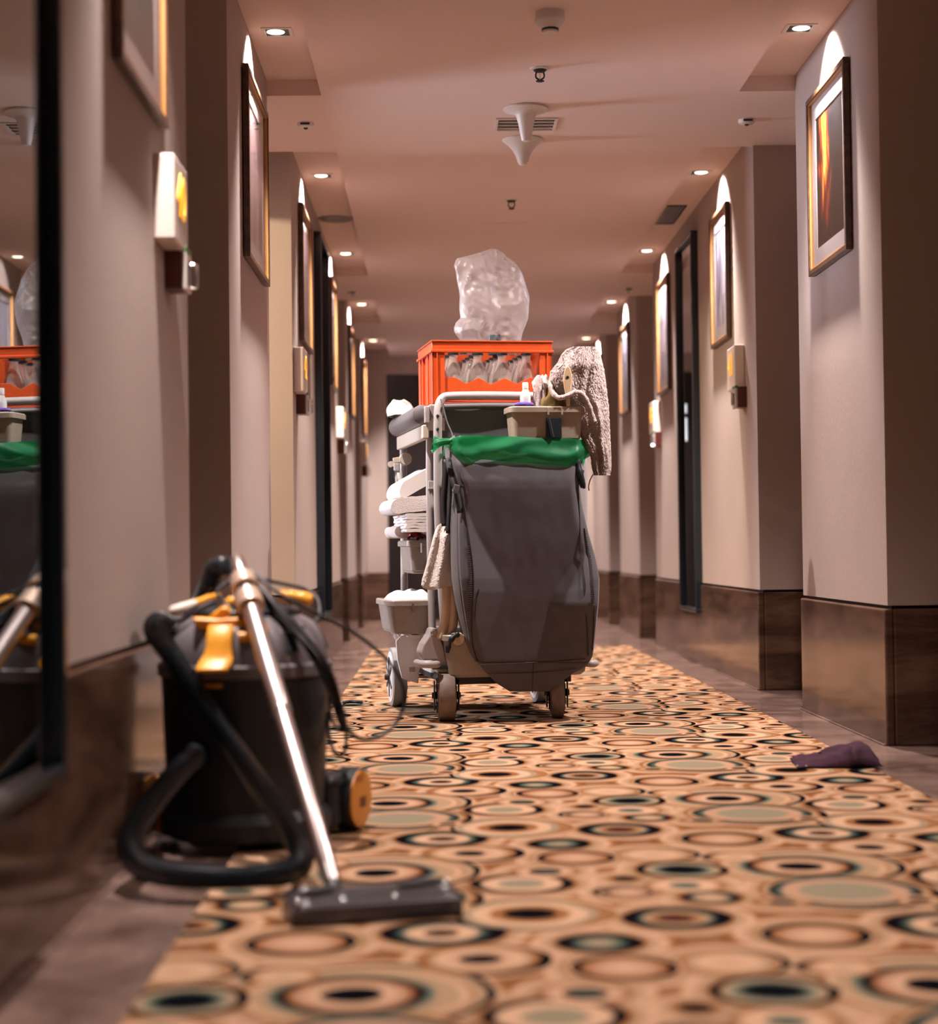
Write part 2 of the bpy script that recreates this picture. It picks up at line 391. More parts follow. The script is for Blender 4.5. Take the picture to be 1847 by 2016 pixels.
# carpet: concentric rings on a repeating field, all in shader nodes
def carpet_mat():
    PX, PY = .785, .8875
    m, N, L = new_mat('ringed_carpet'); b = N['Principled BSDF']
    b.inputs['Roughness'].default_value = 1.0; b.inputs['Specular IOR Level'].default_value = .0
    tan = (.235, .100, .040); tan2 = (.15, .062, .026); cream = (.50, .315, .20); pink = (.40, .235, .150); black = (.004, .004, .006)
    brown = (.050, .018, .013); teal = (.060, .085, .068); grey = (.225, .190, .128); sand = (.33, .215, .128)
    geo = N.new('ShaderNodeNewGeometry')
    # slight irregularity of the weave
    nw = N.new('ShaderNodeTexNoise'); nw.inputs['Scale'].default_value = 9; nw.inputs['Detail'].default_value = 2
    L.new(geo.outputs['Position'], nw.inputs['Vector'])
    v1 = N.new('ShaderNodeVectorMath'); v1.operation = 'SUBTRACT'; L.new(nw.outputs['Color'], v1.inputs[0]); v1.inputs[1].default_value = (.5, .5, .5)
    v2 = N.new('ShaderNodeVectorMath'); v2.operation = 'SCALE'; L.new(v1.outputs[0], v2.inputs[0]); v2.inputs['Scale'].default_value = .018
    v3 = N.new('ShaderNodeVectorMath'); v3.operation = 'ADD'; L.new(geo.outputs['Position'], v3.inputs[0]); L.new(v2.outputs[0], v3.inputs[1])
    v4 = N.new('ShaderNodeVectorMath'); v4.operation = 'MULTIPLY'; L.new(v3.outputs[0], v4.inputs[0]); v4.inputs[1].default_value = (1, 1, 0)
    P = v4.outputs[0]
    # (x, y, outer radius, [(radius from centre, colour) ...], in the background field?)
    C = [
     # crescents and halos below
     (.690, 5.030, .168, [(0, sand), (.150, sand), (.155, black), (.165, black), (.168, brown)], 0),
     (.668, 5.022, .160, [(0, sand), (.135, sand), (.145, cream), (.160, tan)], 1),
     (.698, 4.780, .156, [(0, black), (.156, black)], 0),
     (.690, 4.792, .152, [(0, tan), (.152, tan)], 0),
     (.690, 4.787, .143, [(0, grey), (.075, grey), (.085, pink), (.105, pink), (.113, teal), (.128, black), (.136, sand), (.143, sand)], 1),
     (.662, 5.024, .116, [(0, black), (.040, black), (.046, cream), (.068, pink), (.082, tan), (.088, brown), (.097, black), (.104, teal), (.116, grey)], 1),
     (.783, 4.508, .098, [(0, black), (.026, brown), (.032, cream), (.052, cream), (.062, teal), (.076, black), (.092, black), (.098, brown)], 1),
     (.569, 4.455, .091, [(0, cream), (.04, pink), (.066, tan), (.071, black), (.083, black), (.086, sand), (.091, sand)], 1),
     (.440, 5.009, .089, [(0, black), (.036, black), (.046, teal), (.056, grey), (.068, sand), (.073, black), (.085, black), (.089, tan)], 1),
     (.235, 4.424, .068, [(0, sand), (.020, grey), (.034, teal), (.046, black), (.062, black), (.068, brown)], 1),
     (.062, 4.326, .098, [(0, black), (.098, black)], 0),
     (.050, 4.334, .092, [(0, tan), (.092, tan)], 0),
     (.053, 4.330, .080, [(0, black), (.028, black), (.034, pink), (.06, cream), (.072, sand), (.080, tan)], 1),
     (.255, 4.264, .084, [(0, cream), (.035, pink), (.060, tan), (.065, black), (.076, brown), (.080, cream), (.084, cream)], 1),
     (.140, 4.900, .096, [(0, grey), (.040, grey), (.047, cream), (.070, cream), (.076, black), (.090, black), (.093, tan), (.096, tan)], 1),
     (.140, 4.640, .125, [(0, sand), (.112, sand), (.116, black), (.125, black)], 0),
     (.170, 4.640, .112, [(0, sand), (.112, tan)], 0),
     (.140, 4.640, .112, [(0, black), (.040, black), (.045, tan), (.060, tan), (.070, cream), (.092, cream), (.100, grey), (.112, sand)], 1),
     (.372, 4.590, .090, [(0, brown), (.026, brown), (.034, tan), (.050, sand), (.058, teal), (.066, black), (.084, black), (.090, brown)], 1),
     (.426, 4.860, .068, [(0, teal), (.024, teal), (.032, cream), (.052, cream), (.068, tan)], 1),
     (.454, 4.750, .058, [(0, cream), (.028, sand), (.036, teal), (.042, black), (.052, brown), (.058, tan)], 1),
     (.187, 5.013, .060, [(0, teal), (.028, black), (.036, cream), (.050, pink), (.060, tan)], 1),
     (.311, 4.812, .056, [(0, black), (.056, black)], 0),
     (.320, 4.806, .054, [(0, cream), (.025, pink), (.044, brown), (.047, sand), (.054, tan)], 1),
     (.418, 4.285, .080, [(0, black), (.080, black)], 0),
     (.408, 4.285, .078, [(0, pink), (.04, cream), (.060, sand), (.068, tan), (.078, pink)], 1),
     (.326, 4.930, .030, [(0, black), (.020, black), (.026, tan), (.030, tan)], 1),
     (.565, 4.700, .045, [(0, teal), (.018, brown), (.026, sand), (.045, tan)], 1),
     (.545, 4.250, .050, [(0, black), (.050, black)], 0),
     (.560, 4.245, .052, [(0, sand), (.03, cream), (.052, tan)], 1),
     (.012, 4.700, .040, [(0, brown), (.018, brown), (.024, cream), (.040, tan)], 1),
    ]
    dmin = None; cols = []
    for (x, y, r, st, inbg) in C:
        s = N.new('ShaderNodeVectorMath'); s.operation = 'SUBTRACT'; L.new(P, s.inputs[0]); s.inputs[1].default_value = (x, y, 0)
        w = N.new('ShaderNodeVectorMath'); w.operation = 'WRAP'; L.new(s.outputs[0], w.inputs[0])
        w.inputs[1].default_value = (PX/2, PY/2, 1); w.inputs[2].default_value = (-PX/2, -PY/2, -1)
        ln = N.new('ShaderNodeVectorMath'); ln.operation = 'LENGTH'; L.new(w.outputs[0], ln.inputs[0])
        d = ln.outputs['Value']
        cols.append((d, r, st))
        if inbg:
            q = N.new('ShaderNodeMath'); q.operation = 'SUBTRACT'; L.new(d, q.inputs[0]); q.inputs[1].default_value = r
            if dmin is None: dmin = q.outputs[0]
            else:
                k = N.new('ShaderNodeMath'); k.operation = 'MINIMUM'; L.new(dmin, k.inputs[0]); L.new(q.outputs[0], k.inputs[1]); dmin = k.outputs[0]
    def ramp(src, scale, stops):
        mu = N.new('ShaderNodeMath'); mu.operation = 'MULTIPLY'; L.new(src, mu.inputs[0]); mu.inputs[1].default_value = scale
        cr = N.new('ShaderNodeValToRGB'); els = cr.color_ramp.elements; els.remove(els[0])
        for i, (p, c) in enumerate(stops):
            e = els[0] if i == 0 else els.new(min(1, p*scale))
            e.position = min(1, p*scale); e.color = (*c, 1)
        L.new(mu.outputs[0], cr.inputs[0]); return cr.outputs[0]
    base = ramp(dmin, 8.0, [(0, tan), (.010, sand), (.020, pink), (.030, cream), (.040, tan), (.055, tan2), (.075, sand), (.1, tan)])
    for d, r, st in cols:
        c = ramp(d, 1/r/1.02, st)
        mr = N.new('ShaderNodeMapRange'); L.new(d, mr.inputs['Value'])
        mr.inputs['From Min'].default_value = r; mr.inputs['From Max'].default_value = r-.003
        mx = N.new('ShaderNodeMix'); mx.data_type = 'RGBA'; L.new(mr.outputs[0], mx.inputs['Factor']); L.new(base, mx.inputs['A']); L.new(c, mx.inputs['B'])
        base = mx.outputs['Result']
    nf = N.new('ShaderNodeTexNoise'); nf.inputs['Scale'].default_value = 420; nf.inputs['Detail'].default_value = 2
    L.new(geo.outputs['Position'], nf.inputs['Vector'])
    bp = N.new('ShaderNodeBump'); bp.inputs['Strength'].default_value = .8; bp.inputs['Distance'].default_value = .004
    L.new(nf.outputs['Fac'], bp.inputs['Height']); L.new(bp.outputs[0], b.inputs['Normal'])
    L.new(base, b.inputs['Base Color'])
    return m
M['carpet'] = carpet_mat()

# ------------------------------------------------------------------ setting
XL, XR = -.615, 1.335
ZC, ZK = 2.28, 2.338
Y0, Y1 = -2.6, 15.1
RD = .34                                         # depth of the door recesses
DL, DR = XL-RD, XR+RD
piersL = [(Y0, 4.33), (5.20, 6.43), (7.45, 10.9), (11.75, 12.95), (13.85, Y1)]
piersR = [(Y0, 4.33), (5.21, 6.42), (7.29, 10.75), (11.65, 12.9), (13.75, Y1)]
covesL = [(.4, 4.33), (5.20, 6.43), (7.335, 10.7), (11.7, 12.95), (13.85, Y1)]
covesR = [(.4, 4.33), (5.21, 6.42), (7.31, 10.7), (11.65, 12.9), (13.75, Y1)]
CL, CR = -.415, 1.128
WZ = .412

fl = MB(); fl.box(DL-.2, DR+.2, Y0-.2, Y1+.3, -.08, 0)
tag(fl.build('floor', M['marble']), 'polished brown marble floor showing as a border each side of the carpet', 'floor', kind='structure')
cp = MB(); cp.box(-.412, 1.148, Y0+.02, 10.66, 0, .006)
tag(cp.build('carpet', M['carpet'], bevel=.002), 'tan carpet runner with black and teal concentric rings along the corridor', 'carpet')

cl = MB(); cl.box(CL, CR, Y0, Y1, ZC, ZK+.06)
for cv, xa, xb in ((covesL, DL-.1, CL), (covesR, CR, DR+.1)):
    y = Y0
    for a, b2 in cv:
        if a > y+1e-4: cl.box(xa, xb, y, a, ZC, ZK+.06)
        cl.box(xa, xb, a, b2, ZK, ZK+.06); y = b2
    if y < Y1: cl.box(xa, xb, y, Y1, ZC, ZK+.06)
tag(cl.build('ceiling', M['ceiling']), 'plastered corridor ceiling with raised strips over the wall lights', 'ceiling', kind='structure')

def side_wall(side, piers, X, D, openings):
    sg = -1 if side == 'left' else 1
    w = MB(); T = sg*.10
    def bx(xa, xb, ya, yb, za, zb): w.box(min(xa, xb), max(xa, xb), ya, yb, za, zb)
    for a, b2 in piers: bx(X, D+T, a, b2, WZ+.006, ZK+.03)
    for i in range(len(piers)-1):
        a, b2 = piers[i][1], piers[i+1][0]
        bx(D, D+T, a, b2, 2.06, ZK+.03)                      # lintel above each door
        bx(D, D+T, a, a+.05, 0, 2.06); bx(D, D+T, b2-.03, b2, 0, 2.06)
    o = w.build('wall_'+side, M['plaster'])
    tag(o, 'cream plaster %s wall of the corridor with door recesses' % side, 'wall', kind='structure')
    # stone wainscot, one slab per face
    bb = thing('baseboard_'+side, 'polished brown stone wainscot along the %s wall' % side, 'wainscot', kind='structure')
    gr = MB()
    for a, b2 in piers:
        def slab(xa, xb, ya, yb):
            q = MB(); q.box(min(xa, xb), max(xa, xb), ya, yb, 0, WZ-.004)
            q.build('stone_panel', M['stone'], bb, bevel=.006, seg=3)
        e = sg*.010
        slab(X-e, X+sg*.016, a-.004 if a > Y0 else a, b2+.004 if b2 < Y1 else b2)
        if a > Y0: slab(X+sg*.0165, D, a-.004, a+.016)
        if b2 < Y1: slab(X+sg*.0165, D, b2-.016, b2+.004)
        core = MB(); core.box(min(X+sg*.017, D+T), max(X+sg*.017, D+T), a+.017, b2-.017, 0, WZ+.006)
        gr.v += [] ; gr.add(core.v, core.f)
    gr.build('groove_core', M['groove'], bb)
    # doors in the recesses
    k = 0
    for i in range(len(piers)-1):
        a, b2 = piers[i][1], piers[i+1][0]
        if i in openings: continue
        k += 1
        d = thing('door_%d' % (k+(0 if side == 'left' else 4)), 'dark guest room door set back in a recess of the %s wall, number %d from the camera' % (side, i+1), 'door', (D, (a+b2)/2, 0), kind='structure')
        hw = (b2-a)/2-.052
        q = MB(); q.box(-.02, .02, -hw, hw, .005, 2.055); q.build('door_leaf', M['door_dark'], d, bevel=.003)
        q = MB()
        q.tube([(-sg*.02, hw-.07, 1.0), (-sg*.07, hw-.07, 1.0), (-sg*.07, hw-.19, 1.0)], .009, 8); q.build('handle', M['steel'], d, smooth=40)
    return o
side_wall('left', piersL, XL, DL, [1])
side_wall('right', piersR, XR, DR, [])

# end walls
we = MB(); we.box(DL-.2, -.44, Y1, Y1+.12, WZ, ZC+.1); we.box(.64, DR+.2, Y1, Y1+.12, WZ, ZC+.1); we.box(-.44, .64, Y1, Y1+.12, 2.12, ZC+.1)
tag(we.build('wall_end', M['plaster']), 'cream wall closing the far end of the corridor', 'wall', kind='structure')
be = thing('baseboard_end', 'brown stone wainscot on the far end wall', 'wainscot', kind='structure')
for a, b2 in ((DL-.2, -.44), (.64, DR+.2)):
    q = MB(); q.box(a, b2, Y1-.006, Y1+.12, 0, WZ); q.build('stone_panel', M['stone'], be, bevel=.003)
de = thing('door_9', 'near-black double door in the far end wall', 'door', (.10, Y1+.05, 0), kind='structure')
for sx in (-1, 1):
    q = MB(); q.box(.004*sx, .535*sx, -.02, .02, .004, 2.115) if sx > 0 else q.box(-.535, -.004, -.02, .02, .004, 2.115)
    dl = q.build('door_leaf', M['door_dark'], de, bevel=.002)
    if sx > 0:
        for za, zb in ((1.52, 1.72), (1.76, 1.84)):
            q = MB(); q.box(.38, .47, -.023, .023, za, zb); tag(q.build('vision_pane', M['lit_pane'], dl), 'narrow bright vision pane')
    q = MB(); q.tube([(sx*.06, -.02, 1.0), (sx*.06, -.07, 1.0), (sx*.18, -.07, 1.0)], .009, 8); q.build('handle', M['steel'], dl, smooth=40)
wb = MB(); wb.box(DL-.2, DR+.2, Y0-.12, Y0, 0, ZC+.1)
tag(wb.build('wall_back', M['plaster']), 'cream wall behind the camera end of the corridor', 'wall', kind='structure')

# pale bead along the foot of both wainscots
for nm, X, sg, piers in (('trim_1', XL, -1, piersL), ('trim_2', XR, 1, piersR)):
    q = MB()
    for a, b2 in piers: q.box(min(X-sg*.018, X-sg*.0105), max(X-sg*.018, X-sg*.0105), a, b2, 0, .006)
    tag(q.build(nm, M['marble'], bevel=.002), 'narrow marble bead at the foot of the %s wainscot' % ('left' if sg < 0 else 'right'), 'trim', kind='structure')

# the open guest room on the left that sends daylight across the corridor
ra, rb = 6.48, 7.42
rm = MB()
rx0, rx1, ry0, ry1 = -3.6, DL-.10, 5.0, 8.9
rm.box(rx0-.1, rx1, ry0-.1, ry0, 0, 2.5); rm.box(rx0-.1, rx1, ry1, ry1+.1, 0, 2.5)
rm.box(rx0-.1, rx1, ry0-.1, ry1+.1, 2.45, 2.55)
rm.box(rx0-.1, rx0, ry0, ry1, 0, .75); rm.box(rx0-.1, rx0, ry0, ry1, 2.2, 2.5); rm.box(rx0-.1, rx0, ry0, 7.2, .75, 2.2); rm.box(rx0-.1, rx0, 8.4, ry1, .75, 2.2)
rm.box(DL-.102, DL-.1, ry0, ra-.05, 0, 2.5); rm.box(DL-.102, DL-.1, rb+.05, ry1, 0, 2.5)
tag(rm.build('wall_guestroom', M['plaster']), 'walls of the guest room behind the open doorway', 'wall', kind='structure')
q = MB(); q.box(rx0-.1, rx1+.1, ry0-.1, ry1+.1, -.085, -.002)
tag(q.build('floor_guestroom', M['marble']), 'floor of the guest room behind the open doorway', 'floor', kind='structure')
wn = thing('window_1', 'daylit window of the guest room behind the open doorway', 'window', (rx0-.05, 7.8, .75), kind='structure')
q = MB()
for (a, b2, c, d2) in ((-.6, -.55, 0, 1.45), (.55, .6, 0, 1.45), (-.025, .025, 0, 1.45), (-.6, .6, 0, .05), (-.6, .6, 1.4, 1.45)): q.box(-.03, .03, a, b2, c, d2)
q.build('window_frame', M['white_plastic'], wn, bevel=.003)
ld = bpy.data.lights.new('daylight', 'AREA'); ld.shape = 'RECTANGLE'; ld.size = 1.1; ld.size_y = 1.4; ld.energy = DAY_W; ld.color = DAY_COL
lo = bpy.data.objects.new('daylight', ld); COL.objects.link(lo); lo.parent = wn
lo.location = (-.10, 0, .72); lo.rotation_euler = (0, -PI/2, 0)
gl = bpy.data.lights.new('room_lamp', 'POINT'); gl.energy = ROOM_W; gl.color = (1.0, .80, .52); gl.shadow_soft_size = .06
pt = thing('pendant_lamp', 'ceiling lamp inside the guest room behind the open doorway', 'lamp', (-2.3, 5.9, 2.45))
q = MB(); q.lathe([(.04, -.03), (.05, -.02), (.05, 0)], 20); q.build('ceiling_rose', M['white_plastic'], pt, smooth=40)
q = MB(); q.lathe([(.10, -.16), (.05, -.06), (.045, -.05), (.008, -.045), (.008, -.02)], 24, cap=False); q.build('lamp_shade', M['white_plastic'], pt, smooth=40, solid=.003)
glo = bpy.data.objects.new('room_lamp', gl); COL.objects.link(glo); glo.parent = pt; glo.location = (0, 0, -.24)
q = MB(); q.box(-.02, .02, 0, .86, .005, 2.05)
dd = thing('door_10', 'dark guest room door swung open into the room, in the left recess beside the cart', 'door', (DL-.13, rb-.005, 0), math.radians(87), kind='structure')
q.build('door_leaf', M['door_dark'], dd, bevel=.003)

# ------------------------------------------------------------------ downlights
def downlight(x, y, sg, label, dim=1.0):
    t = thing('downlight', label, 'ceiling light', (x, y, ZK), group='recessed downlights above the pictures')
    q = MB(); s, w = .052, .013
    q.box(-s, s, -s, -s+w, -.004, .001); q.box(-s, s, s-w, s, -.004, .001); q.box(-s, -s+w, -s+w, s-w, -.004, .001); q.box(s-w, s, -s+w, s-w, -.004, .001)
    q.build('trim_frame', M['white_plastic'], t, bevel=.0015)
    q = MB(); i = s-w
    q.box(-i, i, -i, i, -.0008, -.0002); q.build('recess_plate', M['dark_plastic'], t)
    q = MB(); q.lathe([(.012, -.0035), (.026, -.0025), (.030, -.001)], 20, (sg*.006, 0, 0)); q.build('lamp', M['lamp'], t, smooth=40)
    for nm, e, ang in (('beam', LAMP_NARROW, 100), ('spill', LAMP_WIDE, 98)):
        l = bpy.data.lights.new(nm, 'SPOT'); l.energy = e*dim; l.color = LAMP_COL; l.spot_size = math.radians(ang); l.spot_blend = 1.0; l.shadow_soft_size = .022
        o = bpy.data.objects.new(nm, l); COL.objects.link(o); o.parent = t; o.location = (0, 0, -.012)
        o.rotation_euler = (0, math.radians(36 if nm == 'beam' else -17)*sg*(-1), 0)
    return t
NTH = ['first', 'second', 'third', 'fourth', 'fifth', 'sixth']
NTH = ['first', 'second', 'third', 'fourth', 'fifth', 'sixth']
for x, sg, w in ((-.52, -1, 'left'), (1.231, 1, 'right')): downlight(x, 1.35, sg, 'square recessed downlight overhead on the %s, behind the photograph edge' % w, .45)
for k, y in enumerate((3.60, 5.83, 8.08, 10.21, 12.32, 14.45)):
    downlight(-.52, y, -1, 'square recessed downlight in the left ceiling strip, %s from the camera' % NTH[k], .85 if k == 0 else 1.0)
    downlight(1.231, y, 1, 'square recessed downlight in the right ceiling strip, %s from the camera' % NTH[k], .5 if k == 0 else 1.0)

# ------------------------------------------------------------------ pictures, mirrors, signs on the walls
def wall_local(side):
    """matrix: local x along the wall to the viewer's right, y up, z out of the wall"""
    if side == 'left': return Matrix(((0, 0, 1, 0), (1, 0, 0, 0), (0, 1, 0, 0), (0, 0, 0, 1)))
    return Matrix(((0, 0, -1, 0), (-1, 0, 0, 0), (0, 1, 0, 0), (0, 0, 0, 1)))
def fr_rails(m, w, h, rw, z0, z1):
    m.box(-w/2, w/2, -h/2, -h/2+rw, z0, z1); m.box(-w/2, w/2, h/2-rw, h/2, z0, z1)
    m.box(-w/2, -w/2+rw, -h/2+rw, h/2-rw, z0, z1); m.box(w/2-rw, w/2, -h/2+rw, h/2-rw, z0, z1)
def xf(m, A):
    m.v = [tuple(A @ Vector(p)) for p in m.v]; return m
def picture(side, ya, yb, za, zb, art, label, margin=.06):
    X = XL if side == 'left' else XR
    t = thing('framed_picture', label, 'picture', (X, (ya+yb)/2, (za+zb)/2), group='framed pictures along the corridor walls')
    A = wall_local(side); w, h = yb-ya, zb-za
    q = MB(); fr_rails(q, w, h, .018, .003, .024); xf(q, A).build('frame', M['frame_wood'], t, bevel=.002)
    q = MB(); fr_rails(q, w-.036, h-.036, .006, .003, .020); xf(q, A).build('gilt_slip', M['frame_gold'], t, bevel=.001)
    q = MB(); fr_rails(q, w-.048, h-.048, margin, .004, .009); xf(q, A).build('mount', M['mount'], t)
    q = MB(); q.box(-w/2+.05, w/2-.05, -h/2+.05, h/2-.05, .002, .006); xf(q, A).build('print', art, t)
    q = MB(); q.box(-w/2+.024, w/2-.024, -h/2+.024, h/2-.024, .0125, .0145); xf(q, A).build('pane', M['pane'], t)
    q = MB(); q.box(-.05, .05, h/2-.08, h/2-.06, 0, .003); xf(q, A).build('hanger', M['steel'], t)
    return t
PZ = (1.545, 2.165)
picture('left', 3.33, 3.90, *PZ, M['art_teal'], 'dark teal framed print on the left wall between the mirror and the lit room number')
picture('left', 5.58, 6.24, 1.545, 2.165, M['art_mauve'], 'mauve framed print on the narrow left pier in front of the lit recess')
picture('left', 7.82, 8.40, *PZ, M['art_mauve'], 'mauve framed print on the left wall before the black framed mirror', .05)
picture('left', 9.93, 10.45, *PZ, M['art_lilac'], 'framed print on the left wall just beyond the black framed mirror')
picture('left', 12.05, 12.6, *PZ, M['art_teal'], 'framed print on the fourth left pier from the camera')
picture('left', 14.1, 14.65, *PZ, M['art_blue'], 'framed print on the last left pier by the end wall')
picture('right', 3.33, 3.90, *PZ, M['art_blue'], 'framed print on the nearest right pier, outside the photograph')
picture('right', 5.56, 6.13, *PZ, M['art_fire'], 'large ember orange and black framed print on the nearest right pier')
picture('right', 7.88, 8.36, *PZ, M['art_blue'], 'misty blue framed print on the right wall above the lit number beside the mirror')
picture('right', 9.93, 10.43, 1.50, 2.165, M['art_lilac'], 'framed print on the right wall just beyond the black framed mirror')
picture('right', 12.05, 12.6, *PZ, M['art_blue'], 'pale blue framed print on the fourth right pier beside the towel')
picture('right', 14.1, 14.65, *PZ, M['art_mauve'], 'framed print on the last right pier by the end wall')

def wall_mirror(side, ya, yb, za, zb, label, rw=.022):
    X = XL if side == 'left' else XR
    t = thing('wall_mirror', label, 'mirror', (X, (ya+yb)/2, (za+zb)/2), group='tall black framed mirrors')
    A = wall_local(side); w, h = yb-ya, zb-za
    for nm, b in (('rail', (-w/2, w/2, -h/2, -h/2+rw)), ('rail', (-w/2, w/2, h/2-rw, h/2)), ('stile', (-w/2, -w/2+rw, -h/2+rw, h/2-rw)), ('stile', (w/2-rw, w/2, -h/2+rw, h/2-rw))):
        q = MB(); q.box(b[0], b[1], b[2], b[3], 0, .038); xf(q, A).build(nm, M['frame_black'], t, bevel=.006)
    q = MB(); q.box(-w/2+rw-.01, w/2-rw+.01, -h/2+rw-.01, h/2-rw+.01, .0125, .0165); xf(q, A).build('mirror_glass', M['mirror'], t)
    return t
wall_mirror('left', 2.14, 2.735, .255, 2.22, 'black framed mirror on the left wall nearest the camera, reflecting the cart', .026)
wall_mirror('left', 8.80, 9.45, .265, 2.215, 'tall black framed mirror farther down the left wall')
wall_mirror('right', 8.88, 9.48, .265, 2.215, 'tall black framed mirror on the right wall with a bright reflection')

def text_mesh(body, size, ext):
    cu = bpy.data.curves.new('t', 'FONT'); cu.body = body; cu.size = size; cu.extrude = ext; cu.align_x = 'CENTER'; cu.align_y = 'CENTER'; cu.offset = 0
    o = bpy.data.objects.new('t', cu); COL.objects.link(o)
    dg = bpy.context.evaluated_depsgraph_get(); dg.update()
    me = bpy.data.meshes.new_from_object(o.evaluated_get(dg))
    v = [tuple(p.co) for p in me.vertices]; f = [tuple(p.vertices) for p in me.polygons]
    bpy.data.objects.remove(o); bpy.data.curves.remove(cu); bpy.data.meshes.remove(me)
    m = MB(); m.add(v, f); return m
def room_sign(side, ya, yb, za, zb, num, label):
    X = XL if side == 'left' else XR
    t = thing('room_number_sign', label, 'room sign', (X, (ya+yb)/2, (za+zb)/2), group='lit room number boxes')
    A = wall_local(side); w, h = yb-ya, zb-za
    q = MB(); q.box(-w/2, w/2, -h/2, h/2, 0, .046); xf(q, A).build('box', M['sign_box'], t, bevel=.006)
    q = text_mesh(num, .135, .001); q.v = [(p[0]*.95, p[1]*1.05+.012, p[2]+.0475) for p in q.v]; xf(q, A).build('digits', M['digits'], t)
    return t
def card_reader(side, y, z, label):
    X = XL if side == 'left' else XR
    t = thing('card_reader', label, 'card reader', (X, y, z), group='card readers below the room numbers')
    A = wall_local(side)
    q = MB(); q.box(-.045, .045, -.045, .045, 0, .038); xf(q, A).build('housing', M['reader_red'], t, bevel=.002)
    q = MB(); q.box(-.040, .040, -.048, .040, .038, .050); xf(q, A).build('face_plate', M['reader_plate'], t, bevel=.004)
    q = MB(); q.box(-.040, .040, .0405, .050, .038, .050); xf(q, A).build('green_cap', M['green_strip'], t, bevel=.001)
    q = MB(); q.box(-.012, .012, -.03, .02, .050, .0515); xf(q, A).build('card_slot', M['dark_plastic'], t)
    q = MB(); q.tube([(.03, -.035, .05), (.03, -.035, .062), (.03, .02, .062), (.03, .02, .05)], .005, 8); xf(q, A).build('pull_bar', M['chrome'], t, smooth=40)
for side, y, num, who in (('left', 3.92, '40', 'on the left wall nearest the camera'), ('left', 7.58, '42', 'on the left pier beyond the lit recess'),
                          ('left', 10.70, '44', 'on the left wall past the second mirror'), ('left', 14.02, '46', 'on the last left pier'),
                          ('right', 7.66, '41', 'below the misty blue picture on the right wall'), ('right', 10.55, '43', 'on the right wall past the mirror')):
    room_sign(side, y-.1, y+.1, 1.285, 1.475, num, 'cream box with amber number %s' % who)
    dy = .09
    card_reader(side, y+dy if side == 'left' else y-dy, 1.245, 'dark red card reader under the number %s' % who)

# ------------------------------------------------------------------ ceiling fittings
q = MB(); t = thing('smoke_detector', 'white domed smoke detector on the ceiling nearest the camera', 'smoke detector', (.367, 5.45, ZC))
q.lathe([(.044, -.022), (.046, -.018), (.046, 0)], 28); q.build('base', M['white_plastic'], t, smooth=40)
q = MB(); q.lathe([(.026, -.052), (.044, -.034), (.049, -.028), (.049, -.022)], 28); q.build('body', M['white_plastic'], t, smooth=40)
q = MB(); q.lathe([(.027, -.058), (.027, -.0525)], 24); q.build('vent_ring', M['dark_plastic'], t, smooth=40)
q = MB(); q.lathe([(.016, -.065), (.022, -.064), (.024, -.0585)], 24); q.build('cap', M['white_plastic'], t, smooth=40)

def sprinkler(x, y, label):
    t = thing('sprinkler', label, 'sprinkler', (x, y, ZC), group='black pendent sprinklers')
    q = MB(); q.lathe([(.022, -.006), (.034, -.003), (.036, 0)], 24); q.build('escutcheon', M['white_plastic'], t, smooth=40)
    q = MB(); q.lathe([(.010, -.014), (.018, -.012), (.024, -.006)], 16); q.build('body', M['dark_plastic'], t, smooth=40)
    for s in (-1, 1):
        q = MB(); q.tube(catmull([(s*.012, 0, -.012), (s*.015, 0, -.026), (s*.012, 0, -.034), (s*.003, 0, -.040)], 4), .0032, 6); q.build('yoke_arm', M['dark_plastic'], t, smooth=40)
    q = MB(); q.tube([(0, 0, -.014), (0, 0, -.036)], .003, 8); q.build('bulb', M['chrome'], t, smooth=40)
    q = MB()
    for k in range(12):
        a = 2*PI*k/12; q.cbox((math.cos(a)*.009, math.sin(a)*.009, -.0445), (.011, .003, .003), RZ(a))
    q.lathe([(.008, -.048), (.009, -.041)], 12); q.build('deflector', M['dark_plastic'], t)
sprinkler(.372, 6.09, 'black pendent sprinkler between the smoke detector and the white cones')
sprinkler(.367, 8.385, 'smaller black pendent sprinkler beyond the white cones')

def cone(x, y, prof, label):
    t = thing('ceiling_cone', label, 'ceiling fixture', (x, y, ZC))
    q = MB(); q.lathe(prof, 36); q.build('cone_shell', M['white_plastic'], t, smooth=50)
    q = MB(); q.lathe([(prof[-1][0]*.97, -.003), (prof[-1][0]*.97, 0)], 32); q.build('mounting_ring', M['grey_plastic'], t, smooth=40)
cone(.350, 6.64, [(.010, -.128), (.0165, -.126), (.0195, -.118), (.030, -.06), (.038, -.030), (.044, -.022), (.060, -.016), (.078, -.012), (.086, -.008), (.085, -.002)], 'white trumpet shaped ceiling fixture, the longer narrow one')
cone(.362, 7.15, [(.008, -.108), (.016, -.104), (.022, -.092), (.030, -.068), (.042, -.045), (.058, -.026), (.074, -.012), (.083, -.006), (.084, -.002)], 'white trumpet shaped ceiling fixture behind, flaring wider')

